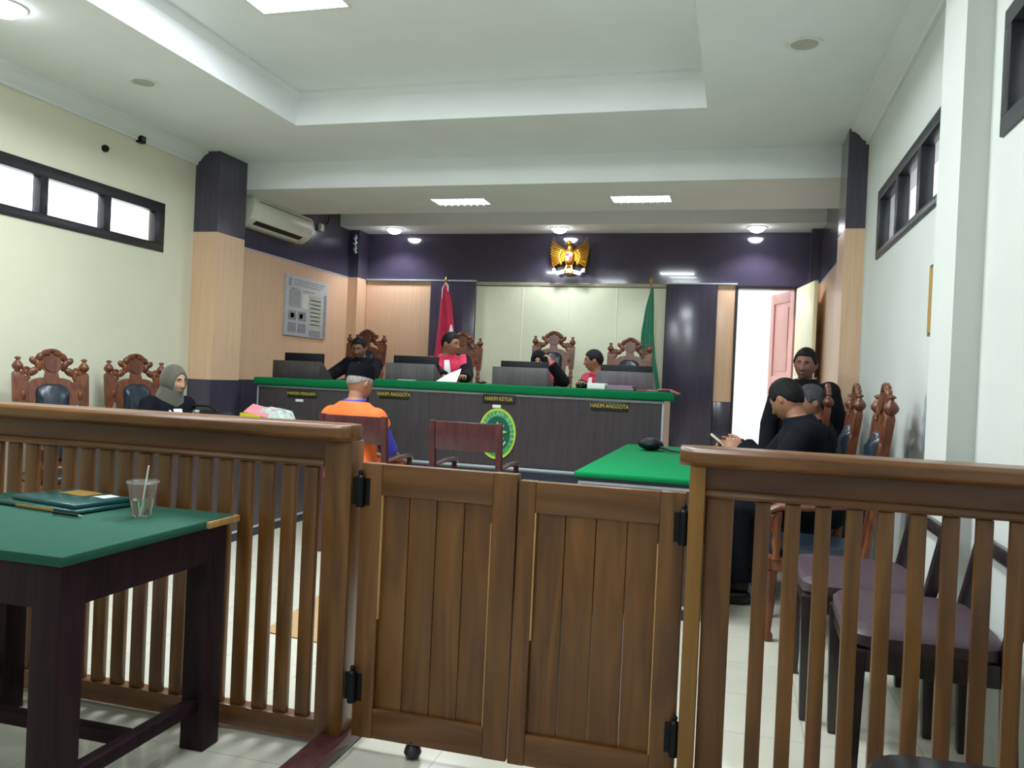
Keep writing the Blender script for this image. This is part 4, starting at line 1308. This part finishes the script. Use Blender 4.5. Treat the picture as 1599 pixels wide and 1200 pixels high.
    # hair
    if hair:
        top = P.get('hairline', .56)
        bl = P.get('backline', -.48)
        KZ = ((0, top), (.5, top), (.8, top - .07), (1.03, .22), (1.2, -.02), (1.36, -.06), (1.5, .10), (1.8, .02), (2.1, bl + .2), (2.5, bl + .03), (3.2, bl))
        b = MB()
        vv = []
        for d in ICO[0]:
            az = abs(math.atan2(d[0], d[1]))
            for (a0, z0), (a1, z1) in zip(KZ, KZ[1:]):
                if a0 <= az <= a1:
                    zm = z0 + (z1 - z0) * (az - a0) / (a1 - a0)
            w = sstep(zm - .05, zm + .05, d[2])
            vol = .0055 + .006 * max(0, d[2]) + .0015 * math.sin(23 * az + 9 * d[2])
            vv.append(b.bm.verts.new(hp_(d, -.012 + (.012 + vol) * w)))
        for f in ICO[1]: b._face([vv[i] for i in f])
        b.build('hair', M[hair], t, local=True, sharp=None)
    ctx = dict(t=t, T=T, Rt=Rt, Rh=Rh, Hc=Hc, hp=hp_, s=s, J=J, add=add, torso=torso, MB=MB, H=H, prim=prim, ring=ring, Rz=Rz, to_local=to_local, fem=fem)
    look(ctx)
    return t

def torso_local(c):
    """maps a body-local point into the trunk's own frame (x right, y front, z up from hip)"""
    Ri = c['Rt'].transposed()
    return lambda p: (Ri @ (V(p) - c['H'])) / c['s']

def skirt(c, b, r=.12):
    H, J = c['H'], c['prim']
    th = [d for k, tg, d in J if k == 'cone' and tg in ('thigh', 'shin')]
    for q in range(5):
        f = q / 4
        a0 = th[0][0].lerp(th[2][0], f); a1 = th[0][1].lerp(th[2][1], f); a2 = th[1][1].lerp(th[3][1], f)
        b.cone(a0, a1, r, r * .78); b.cone(a1, a2 + V((0, 0, .05)), r * .75, r * .72)
        b.ell(a1, [r * .77] * 3)

def robe(mats, rule=None, inf=.026, cuff=.022, skirted=True, trousers=None, name='robe', fold=True):
    def look(c):
        b = MB()
        c['torso'](b, inf, z1=.50)
        c['add'](b, ('uarm',), inf)
        c['add'](b, ('farm',), cuff, 1.5)
        if skirted:
            skirt(c, b)
        tl = torso_local(c)
        cl = (lambda p, n: rule(tl(p), n)) if rule else None
        remesh(b, name, [M[m] for m in mats], .009, c['t'], cl, 4)
        b = MB()
        c['add'](b, ('thigh', 'shin'), .018)
        if not skirted:
            c['torso'](b, .012, z1=.06)
        remesh(b, 'trousers', [M[trousers or 'trousers']], .012, c['t'])
        for k, tg, d in c['prim']:
            if tg == 'foot' and k == 'cone':
                MB().cone(d[0] + V((0, 0, .0)), d[1], d[2] + .009, d[3] + .010, 14).ell(d[1], (.042, .05, .036)).ell(d[0], (.042, .046, .04)).build('shoe', M['shoe'], c['t'], local=True)
    return look

def strip(c, name, m, pts, half, lift=.0):
    """a cloth strip lying on the chest: pts are (x, z) in trunk coordinates"""
    b = MB()
    R = []
    for x, z, h in pts:
        r = None
        for (z0, w0, d0, y0), (z1, w1, d1, y1) in zip(TORSO, TORSO[1:]):
            if z0 <= z <= z1:
                f = (z - z0) / (z1 - z0)
                w = w0 + (w1 - w0) * f; d = d0 + (d1 - d0) * f; y0 = y0 + (y1 - y0) * f
                r = []
                for xx, o in ((x - h, 0), (x + h, 0), (x + h, .008), (x - h, .008)):
                    q = max(0, 1 - min(.98, abs(xx) / (w * c['fem'] + .026)) ** 2.2) ** .5
                    r.append(c['T'](c['Rt'] @ V((xx, y0 + (d + .026 + lift) * q + o - .002, z))))
        if r: R.append(r)
    return b.rings(R).build(name, M[m], c['t'], local=True)

# 1 --- woman in headscarf at the left table
def look_woman(c):
    robe(['robe'])(c)
    hp = c['hp']
    b = MB()
    vv = []
    for d in ICO[0]:
        x, y, z = d
        w = 1 - sstep(.2, .34, y) * (1 - sstep(.88, 1.08, math.hypot(x / .66, (z + .2) / .76)))
        vv.append(b.bm.verts.new(hp(d, -.014 + .026 * w)))
    for f in ICO[1]: b._face([vv[i] for i in f])
    T, Rt, Rh, Hc = c['T'], c['Rt'], c['Rh'], c['Hc']
    R = []
    for i, (z, w, d, yo) in enumerate(((.405, .125, .102, .0), (.43, .118, .10, .0), (.46, .106, .097, .002), (.50, .096, .094, .004), (.54, .088, .09, .006), (.58, .08, .085, .008))):
        R.append([T(Rt @ V((w * math.cos(a), yo + d * math.sin(a) , z)) * 1.0) + V((0, 0, .006 * math.sin(7 * a))) for a in [2 * PI * k / 30 for k in range(30)]])
    b.rings(R)
    b.build('headscarf', M['hijab'], c['t'], local=True, sharp=None)
    strip(c, 'white_bib', 'bib', [(.01, .42, .035), (.01, .36, .038), (.01, .30, .042), (.01, .2, .046), (.01, .1, .05), (.01, .0, .055)], 0, .026)
    strip(c, 'white_piping', 'bib', [(.075, .41, .007), (.06, .36, .007), (.055, .30, .007)], 0, .026)
    MB().tube([T(Rt @ V((-.195 * .9, k * .05, .415 - .0 * k))) for k in (-1.2, -.4, .4, 1.2)], .006, 6).build('shoulder_piping', M['bib'], c['t'], local=True)
figure('woman in an olive headscarf and black robe with white bib at the left table', (-4.13, 5.32, 1.252), (1, -.05), 0,
       dict(lean=15, twist=-12, head=(-8, -8, 3), handL=(-4.02, 5.34, .80), handR=(-3.99, 5.10, .80), fdirL=(.9, -.4, -.05), fdirR=(.85, .4, -.05), knees=.40), look_woman, 'skinl', None, True)

# 2 --- man at the clerk's desk
def look_clerk(c):
    robe(['suit'], skirted=False, name='jacket')(c)
    strip(c, 'shirt_front', 'bib', [(0, .445, .03), (0, .40, .03), (0, .36, .022), (0, .30, .012)], 0, .016)
figure('man in a dark suit looking down at the clerk\'s desk', (-3.955, 8.05, 1.632), (.0, -1), ZP,
       dict(lean=12, head=(4, -20, 3), handL=(-3.72, 7.70, 1.20), handR=(-4.22, 7.72, 1.20), curlL=.4, curlR=.4), look_clerk, 'skind', 'hair')

# judges' robe: red yoke panels at the front, white pleated bib
def judge_rule(p, n):
    if p.y > .175: return 0
    if p.z > .02 and p.y > -.02 and abs(p.x) < .165 and p.z < .5:
        return 1
    if p.z > .34 and abs(p.x) < .20:
        return 1
    return 0
def look_judge(c):
    robe(['robe', 'judge_red'], judge_rule)(c)
    strip(c, 'white_bib', 'bib', [(0, .455, .026), (0, .42, .028), (0, .40, .03), (0, .36, .032), (0, .28, .034), (0, .18, .036), (0, .08, .038)], 0, .024)
    T, Rt = c['T'], c['Rt']
    MB().torus(T(Rt @ V((0, 0, .465))), .066 * c['s'], .013, Rt @ V((0, -.25, 1)), n=24).build('collar', M['robe'], c['t'], local=True)
# 3 --- judge turned sideways
figure('judge in a red and black robe turned sideways near the red flag', (-2.905, 8.12, 1.724), (.35, -1), ZP,
       dict(lean=14, side=6, head=(58, -8, 0), handR=(-2.80, 7.66, 1.25), handL=(-2.62, 7.74, 1.25), fdirR=(.8, -.5, -.1), fdirL=(.1, -.9, .3), curlL=.7, curlR=.6), look_judge, 'skin', 'hair')
# 4 --- central judge, mostly hidden by the monitor
def look_central(c):
    robe(['robe', 'judge_red'], judge_rule)(c)
    hp = c['hp']
    b = MB()
    vv = []
    for d in ICO[0]:
        x, y, z = d
        w = 1 - sstep(.35, .5, y) * (1 - sstep(.88, 1.08, math.hypot(x / .60, (z + .2) / .76)))
        vv.append(b.bm.verts.new(hp(d, -.014 + .036 * w)))
    for f in ICO[1]: b._face([vv[i] for i in f])
    T, Rt = c['T'], c['Rt']
    b.rings([[T(Rt @ V((w * math.cos(a), .01 + d * math.sin(a), z))) for a in [2 * PI * k / 30 for k in range(30)]] for z, w, d in ((.33, .155, .135), (.40, .14, .118), (.46, .09, .09), (.53, .07, .076))])
    b.build('headscarf', M['hijabblack'], c['t'], local=True, sharp=None)
    S, E, W = c['J']['L']
    d = (W - E).normalized()
    MB().cone(W - d * .03, W + d * .012, .050, .050, 16).build('pink_cuff', M['judge_red'], c['t'], local=True)
figure('central judge in black headscarf, face hidden behind the middle monitor', (-1.985, 8.22, 1.56), (-.05, -1), ZP,
       dict(lean=4, side=5, head=(6, -12, 6), handL=(-1.80, 8.02, 1.43), handR=(-2.25, 7.85, 1.22), poleL=(-1, .1, -.9), fdirL=(-.35, .25, .9), fupL=(1, -.2, .1), curlL=.6), look_central, 'skinl', None, True)
# 5 --- judge at the right end, in profile
figure('judge in a red and black robe in profile behind the white file', (-1.375, 8.02, 1.588), (-.75, -1), ZP,
       dict(lean=20, side=4, head=(-48, -6, 0), handL=(-1.10, 7.72, 1.24), handR=(-1.42, 7.70, 1.24), curlL=.5, curlR=.5, hairline=.50), look_judge, 'skin', 'hair')
# 6 --- man in orange vest
def look_orange(c):
    b = MB()
    c['torso'](b, .017, z1=.48)
    c['add'](b, ('uarm',), .017)
    remesh(b, 'shirt', [M['blue']], .008, c['t'], None, 3)
    b = MB()
    c['torso'](b, .03, z0=-.1, z1=.476)
    for sd in 'LR':
        S, E, W = c['J'][sd]
        b.ell(S, (.088, .086, .084)); b.cone(S, S.lerp(E, .25), .086, .09); b.cone(c['T'](c['Rt'] @ V((0, 0, .43))), S, .07, .074)
    remesh(b, 'orange_vest', [M['orange']], .008, c['t'], None, 4)
    b = MB()
    c['add'](b, ('thigh', 'shin'), .02)
    c['torso'](b, .016, z1=.03)
    remesh(b, 'trousers', [M['orange']], .012, c['t'])
    for k, tg, d in c['prim']:
        if tg == 'foot' and k == 'cone':
            MB().cone(d[0], d[1], d[2] + .009, d[3] + .010, 14).ell(d[1], (.042, .05, .036)).ell(d[0], (.042, .046, .04)).build('shoe', M['shoe'], c['t'], local=True)
    T, Rh, Hc, s = c['T'], c['Rh'], c['Hc'], c['s']
    b = MB()
    R = []
    for z, k in ((.038, 1.02), (.045, 1.05), (.115, .99), (.128, .95), (.132, .6), (.133, .05)):
        R.append([T(Hc) + Rh @ (V((.083 * k * math.cos(a), -.004 + .104 * k * math.sin(a), z)) * s) for a in [2 * PI * i / 32 for i in range(32)]])
    b.rings(R).build('velvet_cap', M['peci'], c['t'], local=True)
    Rt = c['Rt']
    MB().torus(T(Rt @ V((0, -.006, .482))), .066 * s, .014, Rt @ V((0, -.2, 1)), n=24).build('collar', M['blue'], c['t'], local=True)
figure('man in an orange vest and black velvet cap seen from behind', (-2.585, 5.36, 1.300), (.10, 1), 0,
       dict(lean=3, head=(-16, -12, -3), handL=(-2.68, 5.72, .66), handR=(-2.40, 5.66, .63), poleR=(.45, -.6, -.6), poleL=(-.5, -.5, -.6), knees=.42, backline=-.24, shoulder=.362), look_orange, 'skin', 'hairwhite')
# 7 --- man with phone at the right table
def look_man(c):
    robe(['robe'], inf=.028, cuff=.026)(c)
def look_collar(c):
    robe(['suit'], skirted=False, name='jacket')(c)
    T, Rt, s = c['T'], c['Rt'], c['s']
    MB().torus(T(Rt @ V((0, -.002, .458))), .062 * s, .011, Rt @ V((0, -.25, 1)), n=24).build('collar', M['bib'], c['t'], local=True)
figure('man in a black robe bent over his phone at the bright green table', (.255, 5.22, 1.325), (-1, -.04), 0,
       dict(lean=13, head=(-42, -30, 0), handL=(.065, 5.05, .925), handR=(.02, 5.17, .91), fdirL=(-.95, .1, .15), fdirR=(-.95, -.25, .1), fupL=(.1, -.75, .65), fupR=(.2, .8, .5), curlL=.75, curlR=.8, poleL=(-.6, -.4, -.8), poleR=(.6, -.4, -.8), knees=.40), look_man, 'skin', 'hair')
t = thing('mobile_phone', 'pale phone held by the man in the black robe at the right', 'phone', (-.07, 5.10, .92))
Rp = Matrix.Rotation(math.radians(38), 3, 'Y')
c_ = V((-.076, 5.10, .944))
MB().box(c_.x - .07, c_.x + .07, c_.y - .035, c_.y + .035, c_.z - .005, c_.z + .005, Rp).build('phone_body', M['phone'], t, .003)
MB().box(c_.x - .064, c_.x + .064, c_.y - .031, c_.y + .031, c_.z + .0048, c_.z + .0062, Rp, c_).build('display', M['blackg'], t)
# 8 --- greying man beside him
figure('man with greying hair and white collar sitting behind the man with the phone', (.50, 6.0, 1.315), (-1, -.02), 0,
       dict(lean=6, head=(8, -6, 0), handL=(.10, 5.85, .64), handR=(.10, 6.15, .64), knees=.40), look_collar, 'skin', 'hairgrey')
# 9 --- standing man near the door
figure('standing man in a dark shirt facing the public near the open door', (.50, 6.44, 1.59), (-.18, -1), 0,
       dict(stand=True, lean=4, head=(-6, -6, -3), handL=(.70, 6.36, .78), handR=(.24, 6.36, .78)), robe(['suit'], skirted=False, name='shirt'), 'skind', 'hair')
# ------------------------------------------------------------------ camera, sky, view
cam = bpy.data.cameras.new('camera')
cam.sensor_fit = 'HORIZONTAL'
cam.sensor_width = 36
cam.lens = 36 * 1272.114 / 1599
cam.clip_start = .05
co = bpy.data.objects.new('camera', cam)
COL.objects.link(co)
yaw, pitch, roll = .267556, -.00679517, .0448007
fwd = V((-math.sin(yaw) * math.cos(pitch), math.cos(yaw) * math.cos(pitch), math.sin(pitch)))
rt = V((math.cos(yaw), math.sin(yaw), 0))
up = rt.cross(fwd)
r2 = rt * math.cos(roll) + up * math.sin(roll)
u2 = -rt * math.sin(roll) + up * math.cos(roll)
mw = Matrix((r2, u2, -fwd)).transposed().to_4x4()
mw.translation = V((0, 0, 1.27))
co.matrix_world = mw
SC.camera = co

w = bpy.data.worlds.new('sky')
SC.world = w
w.use_nodes = True
bg = w.node_tree.nodes['Background']
bg.inputs['Color'].default_value = (.93, .96, 1, 1)
bg.inputs['Strength'].default_value = 3.2
vs_ = SC.view_settings
vs_.view_transform = 'Standard'
vs_.look = 'None'
vs_.gamma = 1
vs_.use_curve_mapping = False
vs_.exposure = 0.0

GROUPS = dict(monitor='monitors on the bench', desk_screen='laminate screen hoods on the bench', downlight='round downlights', ceiling_speaker='flush ceiling speakers',
              ceiling_light='rectangular ceiling lights', case_file='case files on the bench', flag='flags behind the bench', bar_gate='leaves of the bar gate',
              bar_rail='bar rails either side of the gate', counsel_table='green-topped counsel tables')
for o in COL.objects:
    k = o.name.split('.')[0]
    if o.parent is None and k in GROUPS and 'group' not in o:
        o['group'] = GROUPS[k]
